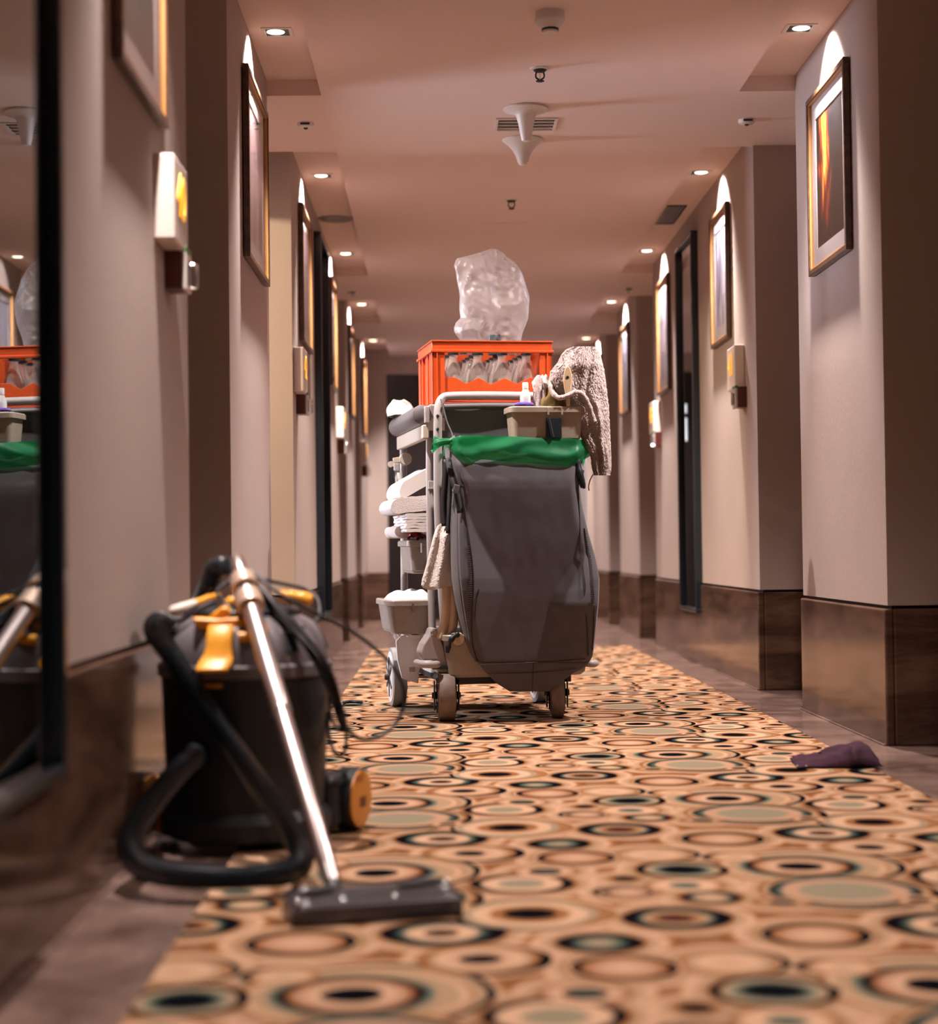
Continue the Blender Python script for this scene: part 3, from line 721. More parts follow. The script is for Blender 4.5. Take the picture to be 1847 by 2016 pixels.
t = thing('ceiling_hatch', 'square white recessed ceiling panel behind the trumpet fixtures', 'ceiling panel', (.362, 6.89, ZC))
q = MB(); fr_rails(q, .245, .20, .012, -.006, .0); q.build('frame', M['white_plastic'], t, bevel=.001)
q = MB(); q.box(-.112, .112, -.09, .09, -.0015, -.0003); q.build('panel', M['grey_plastic'], t)
for k in range(3):
    q = MB(); q.cbox((0, -.05+k*.05, -.003), (.22, .03, .0012), RX(math.radians(12))); q.build('slat', M['white_plastic'], t)
t = thing('ceiling_hatch', 'faint square ceiling panel farther down, beyond the second sprinkler', 'ceiling panel', (.357, 9.07, ZC))
q = MB(); fr_rails(q, .25, .19, .01, -.003, 0); q.build('frame', M['ceiling'], t, bevel=.001)
q = MB(); q.box(-.114, .114, -.084, .084, -.0015, -.0002); q.build('panel', M['ceiling'], t)

def small_detector(x, y, label):
    t = thing('ceiling_sensor', label, 'sensor', (x, y, ZC))
    q = MB(); q.lathe([(.022, -.018), (.030, -.014), (.033, -.006), (.033, 0)], 24); q.build('body', M['white_plastic'], t, smooth=40)
    q = MB(); q.lathe([(.004, -.024), (.008, -.022), (.009, -.018)], 12); q.build('lens', M['dark_plastic'], t, smooth=40)
    q = MB(); q.box(-.018, .018, -.0335, -.030, -.012, -.004); q.build('slot', M['dark_plastic'], t)
small_detector(-.504, 6.85, 'small round white sensor on the ceiling before the left lit recess')
small_detector(1.231, 6.85, 'small round white sensor on the shaded ceiling by the right recess')
small_detector(-.54, 11.34, 'small ceiling sensor far down on the left side')
small_detector(1.245, 11.31, 'small ceiling sensor far down on the right side')

t = thing('ceiling_speaker', 'round grille flush in the left ceiling strip', 'speaker', (-.52, 9.13, ZK))
q = MB(); q.lathe([(.080, -.003), (.093, -.006), (.095, 0)], 36, cap=False); q.build('rim', M['grey_plastic'], t, smooth=40)
q = MB(); q.lathe([(.082, -.002), (.082, 0)], 36); q.build('grille', M['vinyl'], t)
t = thing('ceiling_vent', 'rectangular dark slatted vent in the right ceiling strip', 'vent', (1.23, 9.10, ZK))
q = MB(); fr_rails(q, .10, .50, .008, -.006, .001); q.build('frame', M['dark_plastic'], t)
q = MB(); q.box(-.044, .044, -.244, .244, -.0008, 0); q.build('backing', M['black_rubber'], t)
for k in range(5):
    q = MB(); q.cbox((-.034+k*.017, 0, -.0035), (.009, .484, .0015), RY(math.radians(35))); q.build('slat', M['vinyl'], t)

# ------------------------------------------------------------------ housekeeping cart (local x to its right, y away from the camera)
CO = Vector((.213, 6.137, .006)); CRZ = math.radians(9.2)
CU = Vector((math.cos(CRZ), math.sin(CRZ), 0)); CV = Vector((-math.sin(CRZ), math.cos(CRZ), 0))
def lp(px, py, yl):
    """point of the cart's own frame on its plane y = yl that the photograph shows at (px, py)"""
    d = ray(px, py); t = (yl-(CAMP-CO).dot(CV))/d.dot(CV); p = CAMP+d*t-CO
    return Vector((p.dot(CU), yl, p.z))
def cart_thing(name, label, cat, group=None, base=(0, 0, 0)):
    b = CO+CU*base[0]+CV*base[1]; b.z = base[2]+.006
    return thing(name, label, cat, b, CRZ, group)
def shift(m, b):
    m.v = [(p[0]-b[0], p[1]-b[1], p[2]-b[2]) for p in m.v]; return m
def px2(px, py, yl): return lp(px, py, yl)

cart = cart_thing('housekeeping_cart', 'grey housekeeping cart parked mid corridor carrying bag, crate and linen', 'cart')
def caster(x, y, r, w, name, tread, hub, ang, big=False):
    q = MB(); A = TR(x, y, r) @ RZ(ang) @ RY(PI/2)
    q.lathe([(r-.010, -w/2), (r-.0015, -w/2+.001), (r, -w/2+.004), (r, w/2-.004), (r-.0015, w/2-.001), (r-.010, w/2)], 36, M=A)
    wh = q.build(name, tread, cart, smooth=35)
    q = MB(); q.lathe([(r*.86, -w/2-.002), (r*.86, w/2+.002)], 36, M=A); q.lathe([(r*.70, -w/2-.004), (r*.70, w/2+.004)], 36, M=A)
    q.build('rim', hub, wh, smooth=35)
    for s in (-1, 1):
        q = MB()
        for k in range(6):
            a = 2*PI*k/6
            q.cbox(A @ Vector((math.cos(a)*r*.36, math.sin(a)*r*.36, s*(w/2+.004))), (r*.62, .012, .006), (A.to_3x3().to_4x4() @ RZ(a)))
        q.lathe([(.016, s*(w/2-.001)), (.014, s*(w/2+.009)), (.010, s*(w/2+.022))], 12, M=A)
        q.build('hub', M['black_rubber'], wh)
    if not big:
        q = MB(); 
        for s in (-1, 1):
            q.cbox(TR(x, y, 0) @ RZ(ang) @ Vector((s*(w/2+.014), -.012, r*1.02)), (.005, .034, r*1.15), RZ(ang) @ RX(.12))
        q.cbox((x, y-.01, r*2.0+.01), (w+.045, .07, .012), RZ(ang)); q.build('fork', M['dark_plastic'], cart, bevel=.002)
caster(-.197, -.0, .089, .056, 'front_wheel', M['tan_rubber'], M['tan_rubber'], 0.05-CRZ)
caster(.197, -.0, .089, .044, 'front_wheel', M['tan_rubber'], M['tan_rubber'], -.02-CRZ)
caster(-.283, .636, .112, .05, 'rear_wheel', M['grey_rubber'], M['white_board'], 0, True)
caster(.277, .636, .112, .05, 'rear_wheel', M['grey_rubber'], M['white_board'], 0, True)
q = MB(); q.tube([(-.26, .636, .112), (.26, .636, .112)], .009, 10); q.build('axle', M['steel'], cart, smooth=40)
# deck and front tray
q = MB(); q.box(-.225, .27, -.03, .72, .165, .185); q.build('deck', M['grey_plastic'], cart, bevel=.004)
q = MB(); q.box(-.20, .25, .0, .70, .125, .164); q.build('chassis', M['dark_plastic'], cart, bevel=.003)
def tub(x0, x1, y0, y1, z0, z1, tx, ty, th, rr=.03, lip=.012):
    """open box: outer walls taper by tx, ty towards the bottom; returns MB"""
    def ring(z, ax, ay, r, n=5):
        out = []
        cx, cy = (x0+x1)/2, (y0+y1)/2; hx, hy = (x1-x0)/2-ax, (y1-y0)/2-ay
        for (sx, sy, a0) in ((1, 1, 0), (-1, 1, PI/2), (-1, -1, PI), (1, -1, 1.5*PI)):
            for k in range(n):
                a = a0+PI/2*k/(n-1); out.append((cx+sx*(hx-r)+math.cos(a)*r, cy+sy*(hy-r)+math.sin(a)*r, z))
        return out
    rings = [ring(z0, tx+.012, ty+.012, rr), ring(z0+.012, tx, ty, rr), ring(z1-.022, .002, .002, rr), ring(z1-.020, -lip, -lip, rr+lip), ring(z1-.004, -lip, -lip, rr+lip), ring(z1, -lip+.004, -lip+.004, rr+lip-.004),
             ring(z1, th, th, rr), ring(z0+th, tx+th, ty+th, rr)]
    m = MB(); n = len(rings[0]); vs = [p for r in rings for p in r]; fs = []
    for i in range(len(rings)-1):
        for k in range(n): fs.append((i*n+k, i*n+(k+1) % n, (i+1)*n+(k+1) % n, (i+1)*n+k))
    fs.append(tuple(range(n))[::-1]); fs.append(tuple((len(rings)-1)*n+k for k in range(n)))
    return m.add(vs, fs)
a = lp(874, 1250, -.06); b2 = lp(1164, 1328, -.06)
q = tub(a.x, b2.x, -.075, .20, b2.z, a.z, .016, .012, .006, .03, .006); q.build('front_tray', M['taupe_plastic'], cart, smooth=35)
# moulded fairing at the left front with its bumper, and bumper at the right
yb = -.03
P = [(832, 1300), (828, 1285), (834, 1268), (846, 1250), (851, 1237), (861, 1237), (866, 1252), (872, 1268), (880, 1300), (884, 1314), (864, 1316), (858, 1300)]
poly = [lp(x, y, yb) for x, y in P]
q = MB(); q.prism([(p.x, p.z) for p in poly], .11, Matrix(((1, 0, 0, 0), (0, 0, 1, yb), (0, 1, 0, 0), (0, 0, 0, 1)))); q.build('corner_fairing', M['grey_tube'], cart, bevel=.006)
for nm, pa, pb in (('left', (829, 1308), (861, 1308)), ('right', (1150, 1306), (1172, 1306))):
    A0, B0 = lp(*pa, -.045), lp(*pb, -.045)
    q = MB(); q.tube(catmull([A0+Vector((0, .10, 0)), A0+Vector((.004, .02, 0)), A0+Vector((.016, -.012, 0)), B0+Vector((-.01, -.014, 0)), B0], 6), .013, 10); q.build('bumper', M['grey_tube'], cart, smooth=50)
A0 = lp(855, 1245, -.035); q = MB(); q.lathe([(.012, -.006), (.013, 0), (.009, .006)], 14, A0, RX(PI/2)); q.build('bracket_bolt', M['chrome'], cart, smooth=40)
# white side panel over the left wheel
yl = .30
P = [(790, 1252), (845, 1248), (838, 1280), (826, 1320), (824, 1346), (792, 1336), (783, 1300), (780, 1262)]
p0 = [lp(x, y, .34) for x, y in P]
q = MB(); q.prism([(p.x, p.z) for p in p0], .02, Matrix(((1, 0, 0, 0), (0, 0, 1, .34), (0, 1, 0, 0), (0, 0, 0, 1)))); q.box(-.235, -.222, .10, .60, .16, .36); q.build('side_panel', M['white_board'], cart, bevel=.003)
A0 = lp(812, 1318, .338); q = MB(); q.cbox(A0, (.022, .002, .018)); q.build('rating_label', M['grey_plastic'], cart)
# tubes
def tubepx(pts, r, name, m, k=8, n=12):
    q = MB(); q.tube(catmull([lp(*p) for p in pts], k), r, n); return q.build(name, m, cart, smooth=50)
y_u = .03
ul = lp(866, 1000, y_u); 
tubepx([(877, 1262, .03), (868, 1120, .03), (863, 1000, .03), (862, 900, .03), (862, 830, .03), (864, 800, .035), (872, 784, .04), (890, 780, .04), (960, 779, .04), (1040, 780, .04), (1110, 783, .04), (1132, 786, .04), (1144, 798, .035), (1147, 830, .03), (1148, 920, .03), (1146, 1262, .03)], .0155, 'push_frame', M['grey_tube'])
tubepx([(846, 862, .09), (846, 960, .09), (848, 1100, .09), (851, 1240, .09)], .0135, 'front_post', M['grey_tube'])
tubepx([(794, 884, .70), (795, 1000, .70), (796, 1150, .70), (797, 1290, .70)], .014, 'rear_post', M['grey_tube'])
for x in (.235,):
    q = MB(); q.tube([(x, .09, .17), (x, .09, 1.03)], .0135, 12); q.build('front_post', M['grey_tube'], cart, smooth=50)
    q = MB(); q.tube([(x, .70, .17), (x, .70, 1.03)], .014, 12); q.build('rear_post', M['grey_tube'], cart, smooth=50)
for (px, py) in ((862, 819), (862, 845)):
    q = MB(); q.lathe([(.006, -.004), (.004, .002)], 12, lp(px, py, .012), RX(PI/2)); q.build('rivet', M['black_rubber'], cart, smooth=40)
q = MB(); q.cbox(lp(849, 955, .075), (.022, .012, .03)); q.build('clamp', M['grey_tube'], cart, bevel=.002)
# top: side beams, tray, rolled side pads
zt = 1.09
q = MB(); q.box(-.262, -.238, .05, .72, .985, 1.035); q.build('side_beam', M['cream_plastic'], cart, bevel=.004)
q = MB(); q.box(.238, .262, .05, .72, .985, 1.035); q.build('side_beam', M['cream_plastic'], cart, bevel=.004)
q = MB(); q.box(-.236, .236, .06, .72, 1.060, 1.108); q.build('top_shelf', M['grey_plastic'], cart, bevel=.006)
for s in (-1, 1):
    q = MB(); q.lathe([(.020, 0), (.034, .008), (.036, .02), (.036, .64), (.034, .652), (.020, .66)], 20, (s*.258, .07, 1.072), RX(-PI/2)); q.build('rolled_cover', M['vinyl'], cart, smooth=40)
    q = MB(); q.box(s*.245-.009, s*.245+.009, .045, .070, 1.040, 1.100); q.build('cover_bracket', M['grey_tube'], cart, bevel=.003)
# shelves inside, dark back skirt
for z in (.56, .30):
    q = MB(); q.box(-.232, .232, .11, .70, z-.012, z); q.build('shelf', M['grey_plastic'], cart, bevel=.003)
q = MB(); q.box(-.02, .225, .13, .70, .19, 1.05); q.build('inner_compartment', M['bag_dark'], cart, bevel=.004)
# dark flap below the push frame
q = MB()
def flap(u, v):
    p = lp(lerp(876, 1135, u), lerp(800, 905, v), .035+.012*math.sin(v*PI)+.004*math.sin(u*9)); return p
q.grid(flap, 24, 12); q.build('bag_flap', M['vinyl'], cart, smooth=60, solid=.004)
tubepx([(874, 801, .022), (960, 799, .022), (1060, 800, .022), (1134, 804, .022)], .0105, 'flap_rod', M['vinyl'])
tubepx([(874, 794, .026), (960, 792, .026), (1060, 793, .026)], .0022, 'red_cord', M['red_piping'], 6, 6)
tubepx([(868, 786, .010), (872, 800, .006), (880, 830, .0), (889, 852, -.006), (893, 866, -.012)], .0028, 'hanging_cord', M['vinyl'], 6, 6)

# ------------------------------------------------------------------ laundry bag hanging on the front
bagb = (.02, -.1, .17)
bag = cart_thing('laundry_bag', 'charcoal nylon waste bag hanging on the front of the cart', 'bag', base=bagb)
rows_y = [880, 915, 945, 962, 1000, 1050, 1100, 1140, 1180, 1220, 1260, 1290, 1303]
rows_l = [886, 890, 898, 905, 903, 903, 904, 906, 911, 917, 924, 933, 940]
rows_r = [1150, 1146, 1142, 1141, 1146, 1158, 1172, 1180, 1179, 1175, 1171, 1167, 1160]
rows_d = [-.135, -.166, -.176, -.177, -.174, -.169, -.163, -.158, -.153, -.147, -.142, -.138, -.136]
waist_l = [(905, 958), (918, 1000), (938, 1050), (965, 1100), (988, 1140), (993, 1165), (980, 1205), (960, 1260), (942, 1303)]
waist_r = [(1140, 958), (1143, 1060), (1138, 1090), (1112, 1130), (1090, 1165), (1080, 1190), (1095, 1220), (1125, 1265), (1152, 1303)]
def bag_pt(px, py):
    d0 = interp(rows_y, rows_d, py); L = interp(rows_y, rows_l, py); R = interp(rows_y, rows_r, py)
    wl = interp([p[1] for p in waist_l], [p[0] for p in waist_l], py) if py > 958 else L
    wr = interp([p[1] for p in waist_r], [p[0] for p in waist_r], py) if py > 958 else R
    dep = 0
    K = .00072
    if px < wl: dep = -(wl-px)*K
    if px > wr: dep = -(px-wr)*K
    s = (px-L)/max(1, R-L)
    rip = .0026*nz(px*.014, py*.010, 3.1)+.0008*nz(px*.05, py*.03, 1.7)
    edge = max(0, abs(s-.5)-.42)/.08
    y = d0+dep+rip+.030*edge**2
    return lp(px, py, y)
def bagfront(u, v):
    py = lerp(880, 1303, v); L = interp(rows_y, rows_l, py); R = interp(rows_y, rows_r, py)
    return bag_pt(lerp(L, R, u), py)
q = MB(); q.grid(bagfront, 90, 90)
shift(q, bagb).build('front_panel', M['bag_fabric'], bag, smooth=24, solid=.0025)
def bagside(sgn):
    def fn(u, v):
        py = lerp(880, 1303, v); L = interp(rows_y, rows_l, py); R = interp(rows_y, rows_r, py)
        p = bag_pt(L if sgn < 0 else R, py)
        back = Vector((p.x, -.012, p.z))
        bul = math.sin(u*PI)*.012*math.sin(v*PI)
        return p.lerp(back, u)+Vector((sgn*bul, 0, 0))
    return fn
for sgn in (-1, 1):
    q = MB(); q.grid(bagside(sgn), 10, 50); shift(q, bagb).build('side_panel', M['bag_fabric'], bag, smooth=40, solid=.0025)
def bagback(u, v):
    py = lerp(905, 1303, v); L = interp(rows_y, rows_l, py); R = interp(rows_y, rows_r, py)
    p = bag_pt(lerp(L, R, u), py); return Vector((p.x, -.012, p.z))
q = MB(); q.grid(bagback, 8, 20); shift(q, bagb).build('back_panel', M['bag_fabric'], bag, solid=.0025)
# sagging pointed bottom
def bagbot(u, v):
    py = lerp(1303, 1361, v)
    L = interp([1303, 1325, 1345, 1361], [940, 958, 978, 1004], py); R = interp([1303, 1312, 1330, 1350, 1361], [1160, 1153, 1120, 1092, 1080], py)
    px = lerp(L, R, u); y = lerp(-.136, -.100, v)+.012*(abs(u-.5)*2)**3+.003*nz(px*.03, py*.05, 6)
    return lp(px, py, y)
q = MB(); q.grid(bagbot, 40, 16); shift(q, bagb).build('bottom_panel', M['bag_fabric'], bag, smooth=40, solid=.0025)
def bagbot2(u, v):
    p = bagbot(u, 1.0)
    t = lp(lerp(940, 1160, u), 1303, -.012); return p.lerp(t, v)
q = MB(); q.grid(bagbot2, 20, 6); shift(q, bagb).build('bottom_panel', M['bag_fabric'], bag, smooth=40, solid=.0025)
# seams, zip and straps
def seam(pts, r, name, m, off=-.004, k=6):
    P3 = []
    for (x, y) in pts:
        p = bag_pt(x, y) if y < 1303 else lp(x, y, lerp(-.136, -.100, (y-1303)/58)); P3.append(p+Vector((0, off, 0)))
    q = MB(); q.tube(catmull(P3, k), r, 6); return shift(q, bagb).build(name, m, bag, smooth=50)
seam([(908, 962), (914, 1000), (922, 1050), (930, 1110), (932, 1160), (928, 1220), (930, 1270), (940, 1301)], .0022, 'seam', M['bag_dark'])
seam([(941, 1301), (936, 1290), (936, 1200), (943, 1160)], .0014, 'seam', M['bag_dark'])
seam([(1136, 962), (1140, 1000), (1142, 1060), (1144, 1110), (1149, 1160), (1155, 1230), (1158, 1290)], .0022, 'seam', M['bag_dark'])
seam([(1150, 1040), (1160, 1100), (1167, 1160), (1169, 1220), (1166, 1280)], .0022, 'seam', M['bag_dark'])
seam([(943, 1309), (1000, 1306), (1080, 1303), (1152, 1297)], .0014, 'seam', M['bag_dark'])
seam([(962, 1326), (1020, 1325), (1080, 1322), (1135, 1316)], .0012, 'seam', M['bag_dark'])
seam([(1050, 1304), (1049, 1325), (1048, 1358)], .0012, 'seam', M['bag_dark'])
q = MB()
for k in range(34):
    t = k/33; y = lerp(1045, 1190, t); x = interp([1045, 1100, 1150, 1190], [1152, 1162, 1167, 1169], y)
    p = bag_pt(x, y)+Vector((0, -.004, 0)); q.cbox(p, (.012, .0025, .0022))
shift(q, bagb).build('zip_stitching', M['vinyl'], bag)
q = MB()
for k in range(38):
    t = k/37; y = lerp(1075, 1235, t); x = interp([1075, 1120, 1170, 1235], [921, 927, 926, 921], y)
    p = bag_pt(x, y)+Vector((0, -.004, 0)); q.cbox(p, (.012, .0025, .0022))
shift(q, bagb).build('zip_stitching', M['vinyl'], bag)
def strap(pts, w, name, m, yo=0):
    q = MB(); P3 = catmull([lp(*p) for p in pts], 6); vs = []; fs = []
    for i, p in enumerate(P3):
        t = (P3[min(i+1, len(P3)-1)]-P3[max(i-1, 0)]).normalized(); n = t.cross(Vector((0, 1, 0))).normalized()*w/2
        vs += [p-n, p+n]
    for i in range(len(P3)-1): fs.append((2*i, 2*i+1, 2*i+3, 2*i+2))
    q.add(vs, fs); return shift(q, bagb).build(name, m, bag, smooth=50, solid=.003)
strap([(882, 902, -.13), (886, 925, -.150), (893, 950, -.166), (900, 975, -.172), (906, 1010, -.172)], .020, 'strap', M['bag_dark'])
strap([(902, 905, -.150), (905, 930, -.165), (908, 960, -.175)], .016, 'strap', M['bag_dark'])
strap([(1146, 925, -.150), (1143, 945, -.165), (1148, 960, -.170)], .016, 'strap', M['bag_dark'])
q = MB(); q.cbox(lp(898, 963, -.178), (.019, .008, .030), RY(.28)); shift(q, bagb).build('buckle', M['vinyl'], bag, bevel=.002)
q = MB(); q.cbox(lp(886, 926, -.158), (.017, .008, .018), RY(.2)); shift(q, bagb).build('buckle', M['black_rubber'], bag, bevel=.002)
q = MB(); q.tube(catmull([lp(1136, 900, -.15), lp(1141, 930, -.165), lp(1148, 950, -.168), lp(1150, 962, -.168)], 5), [.010, .013, .012, .010, .012, .013, .012, .011, .010, .009, .008, .008, .007, .007, .006, .005]); shift(q, bagb).build('carry_loop', M['black_rubber'], bag, smooth=50)

# green liner folded over the rim
lin_b = (.05, -.08, .98)
lin = cart_thing('green_bin_liner', 'translucent green bin liner folded over the rim of the charcoal bag', 'bin liner', base=lin_b)
ty = [(880, 868), (892, 862), (910, 857), (950, 857), (1000, 859), (1060, 862), (1110, 862), (1150, 866), (1162, 892)]
by = [(880, 880), (892, 893), (915, 909), (930, 912), (948, 904), (980, 907), (1020, 910), (1070, 914), (1120, 918), (1140, 910), (1162, 898)]
def liner(u, v):
    px = lerp(880, 1162, u); t = interp([p[0] for p in ty], [p[1] for p in ty], px); b = interp([p[0] for p in by], [p[1] for p in by], px)
    py = lerp(t, b, v); e = max(0, abs(u-.5)-.40)/.10
    y = -.160-.016*math.sin(v*PI*.8)-.0030*math.sin(v*9+u*11+3*nz(px*.012, 2))-.010*nz(px*.015, py*.03, 4)+.09*e*e
    return lp(px, py, y)
q = MB(); q.grid(liner, 80, 26); shift(q, lin_b).build('outer_fold', M['green_film'], lin, smooth=80)
def liner_in(u, v):
    px = lerp(886, 1156, u); t = interp([p[0] for p in ty], [p[1] for p in ty], px)
    p = liner(u, 0); return p+Vector((0, .005+.10*v, .004*math.sin(v*PI)-.05*v*v))
q = MB(); q.grid(liner_in, 60, 8); shift(q, lin_b).build('inner_fold', M['green_film'], lin, smooth=80)
def knot(u, v):
    a = u*2*PI; t = v
    c = catmull([lp(894, 870, -.125), lp(880, 870, -.12), lp(866, 872, -.118), lp(852, 876, -.12)], 6)
    i = min(len(c)-1, int(t*(len(c)-1))); r = interp([0, .25, .6, 1], [.020, .010, .012, .026], t)*(1+.22*math.sin(a*5+t*3))
    p = c[i]; return p+Vector((.15*r*math.cos(a), r*.8*math.sin(a), r*math.cos(a)))
q = MB(); q.grid(knot, 24, 16, True); shift(q, lin_b).build('knotted_end', M['green_film'], lin, smooth=80)

# ------------------------------------------------------------------ bottle crate on the top shelf
cb = (0, .26, 1.109)
cr = cart_thing('bottle_crate', 'orange plastic bottle crate on the top shelf of the cart', 'crate', base=cb)
cx, cyh, ch = .218, .165, .229
def cbx(name, *b, m=M['crate'], bev=.003):
    q = MB(); q.box(*b); return q.build(name, m, cr, bevel=bev)
cbx('base', -cx+.006, cx-.006, -cyh+.006, cyh-.006, .002, .010)
q = MB()
zz = [(-cx+.05, .098), (-.135, .098), (-.095, .076), (-.050, .097), (-.005, .074), (.045, .097), (.090, .076), (.135, .098), (cx-.05, .098)]
low = [(-cx+.01, .012), (cx-.01, .012), (cx-.01, .098)]+zz[::-1]+[(-cx+.01, .098)]
for s in (-1, 1):
    q = MB(); q.prism(low, .005, Matrix(((1, 0, 0, 0), (0, 0, 1, s*(cyh-.008)-.0025), (0, 1, 0, 0), (0, 0, 0, 1)))); q.build('long_wall', M['crate'], cr, bevel=.001)
for s in (-1, 1):
    cbx('end_wall', s*(cx-.011)-.003, s*(cx-.011)+.003, -cyh+.01, cyh-.01, .012, .19, bev=.001)
    for y in (-.115, -.06, .06, .115):
        cbx('end_rib', s*(cx-.004)-.006, s*(cx-.004)+.006, y-.004, y+.004, .008, .19, bev=.001)
    for t in (-1, 1):
        q = MB(); x0, x1 = sorted((s*cx, s*(cx-.046))); y0, y1 = sorted((t*cyh, t*(cyh-.008))); q.box(x0, x1, y0, y1, .004, .192)
        x0, x1 = sorted((s*cx, s*(cx-.008))); y0, y1 = sorted((t*cyh, t*(cyh-.046))); q.box(x0, x1, y0, y1, .004, .192)
        q.build('corner_pillar', M['crate'], cr, bevel=.002)
        cbx('pillar_rib', *sorted((s*(cx-.016), s*(cx-.020))), *sorted((t*(cyh+.005), t*cyh)), .006, .19, bev=.001)
q = MB(); fr_rails(q, 2*cx+.012, 2*cyh+.012, .012, .186, .196); q.build('lower_rim', M['crate'], cr, bevel=.002)
q = MB(); fr_rails(q, 2*cx, 2*cyh, .006, .192, .226); fr_rails(q, 2*cx+.008, 2*cyh+.008, .012, .224, .229); q.build('upper_rim', M['crate'], cr, bevel=.0015)
q = MB(); fr_rails(q, 2*cx-.02, 2*cyh-.02, .010, .002, .012); q.build('foot_rim', M['crate'], cr, bevel=.001)
for k in range(5):
    x = (k-2)*.089; cbx('divider', x-.0015, x+.0015, -cyh+.012, cyh-.012, .010, .062, bev=0)
for k in range(1, 4):
    y = (k-2)*.077; cbx('divider', -cx+.012, cx-.012, y-.0015, y+.0015, .010, .060, bev=0)
def bottle_profile():
    return [(.030, .0), (.035, .004), (.036, .012), (.036, .078), (.0345, .096), (.028, .120), (.0205, .142), (.0165, .156), (.0155, .168), (.0185, .170), (.0185, .178), (.0145, .180)]
bp0 = None
nb = 0
for r in range(4):
    for c in range(4):
        x = (c-1.5)*.089; y = (r-1.5)*.077
        base = (cb[0]+x, cb[1]+y, cb[2]+.0102)
        loc = CO+CU*base[0]+CV*base[1]; loc.z = base[2]+.006
        lab = '%s empty clear glass bottle from the left in the %s row of the orange crate' % (['first', 'second', 'third', 'fourth'][c], ['front', 'second', 'third', 'rear'][r])
        if bp0 is None:
            bp0 = thing('glass_bottle', lab, 'bottle', loc, CRZ, 'empty bottles in the orange crate')
            pf = bottle_profile(); q = MB()
            q.lathe(pf, 20, cap=False); q.f.append(tuple(range(20))[::-1])
            bk = [q.build('glass', M['bottle_glass'], bp0, smooth=50)]
            q = MB(); q.lathe([(.0192, .171), (.0198, .175), (.0192, .1795), (.0186, .1795), (.0186, .171)], 20, cap=False); bk.append(q.build('lip_ring', M['dark_plastic'], bp0, smooth=50))
        else:
            t = bp0.copy(); COL.objects.link(t); t.location = loc; t['label'] = lab
            for k in bk:
                d = k.copy(); COL.objects.link(d); d.parent = t
# stuff standing on the bottles inside the clear bag
bagc = (.0, .24, cb[2]+.1905)
pb = cart_thing('clear_plastic_bag', 'crumpled clear plastic bag standing up out of the orange crate', 'plastic bag', base=bagc)
ol = [(672, 908, 1026), (664, 902, 1027), (655, 895, 1029), (645, 894, 1033), (635, 898, 1037), (626, 907, 1040), (610, 905, 1042), (585, 905, 1041), (560, 902, 1036), (540, 898, 1031), (524, 893, 1021), (514, 896, 1012), (508, 900, 1003), (505, 916, 998), (498, 942, 991), (493, 958, 984), (490, 966, 978)]
def pbag(u, v):
    py = lerp(672, 490, v); ys = [o[0] for o in ol][::-1]
    L = interp(ys, [o[1] for o in ol][::-1], py); R = interp(ys, [o[2] for o in ol][::-1], py)
    a = u*2*PI; cxp = (L+R)/2; hw = (R-L)/2
    px = cxp-hw*math.cos(a); dep = (.075*math.sqrt(max(0, 1-v*.55)) * (1-.75*max(0, v-.8)/.2))
    yy = .24-dep*math.sin(a)
    f = 1
    px += 5*nz(math.cos(a)*1.6, math.sin(a)*1.6, v*5)*math.sin(v*PI)*.6
    yy += .028*nz(px*.022, py*.014, 8)+.022*abs(nz(px*.045+py*.012, py*.020, 5))+.010*abs(nz(px*.09-py*.03, py*.05, 2))
    return lp(px, py, yy)
q = MB(); q.grid(pbag, 72, 60, True); o = shift(q, bagc).build('film', M['clear_film'], pb, smooth=20)
for i, (px, w, lab) in enumerate(((922, .020, 'clear plastic cups stacked at the left inside the clear bag'), (1008, .030, 'clear ribbed plastic cups at the right inside the clear bag'))):
    p0 = lp(px, 672, .225)
    t = cart_thing('plastic_cup', lab, 'cup', base=(p0.x, .225, cb[2]+.1905), group='cups inside the clear bag')
    for k in range(3):
        q = MB(); q.lathe([(w*.75, .002+.006*k), (w, .042+.006*k), (w*1.05, .044+.006*k)], 24, cap=False); q.build('cup_wall', M['cup_film'], t, smooth=40, solid=.0008)
p0 = lp(973, 672, .215)
t = cart_thing('teal_carton', 'dark teal carton standing in the middle of the clear bag', 'carton', base=(p0.x, .215, cb[2]+.1905))
q = MB(); q.box(-.021, .021, -.015, .015, 0, .074); q.build('carton_body', M['teal'], t, bevel=.002)
q = MB(); q.box(-.010, .006, -.0158, -.0150, .028, .040); q.build('white_patch', M['sticker'], t)
p0 = lp(912, 672, .19)
t = cart_thing('teal_bottle_cap', 'small dark teal cap low at the left inside the clear bag', 'cap', base=(p0.x, .19, cb[2]+.1905))
q = MB(); q.lathe([(.012, 0), (.013, .004), (.013, .016), (.010, .019)], 18); q.build('cap_shell', M['teal'], t, smooth=40)

# white cloth crumpled at the rear left of the top shelf
def blob(name, lab, cat, m, base, rx, ry, h, seed, amp=.25, nu=40, nv=18, group=None, part='cloth', k=1.0):
    t = cart_thing(name, lab, cat, base=base, group=group)
    def fn(u, v):
        a = u*2*PI; e = v*PI/2
        r = 1+amp*nz(math.cos(a)*1.7+seed, math.sin(a)*1.7, v*2+seed)
        w = math.cos(e)**.6 if v < 1 else 0
        z = h*math.sin(e)*(1+amp*1.2*nz(math.cos(a)*2.3*w+seed, math.sin(a)*2.3*w+seed, 3.3))
        return Vector((rx*w*r*math.cos(a), ry*w*r*math.sin(a), max(0, z)))
    q = MB(); q.grid(fn, nu, nv, True); q.build(part, m, t, smooth=70); return t
blob('white_cloth', 'crumpled white cloth lying behind the orange crate on the rolled grey cover', 'cloth', M['linen_white'], (-.262, .60, 1.107), .05, .10, .058, 2.2, .32)

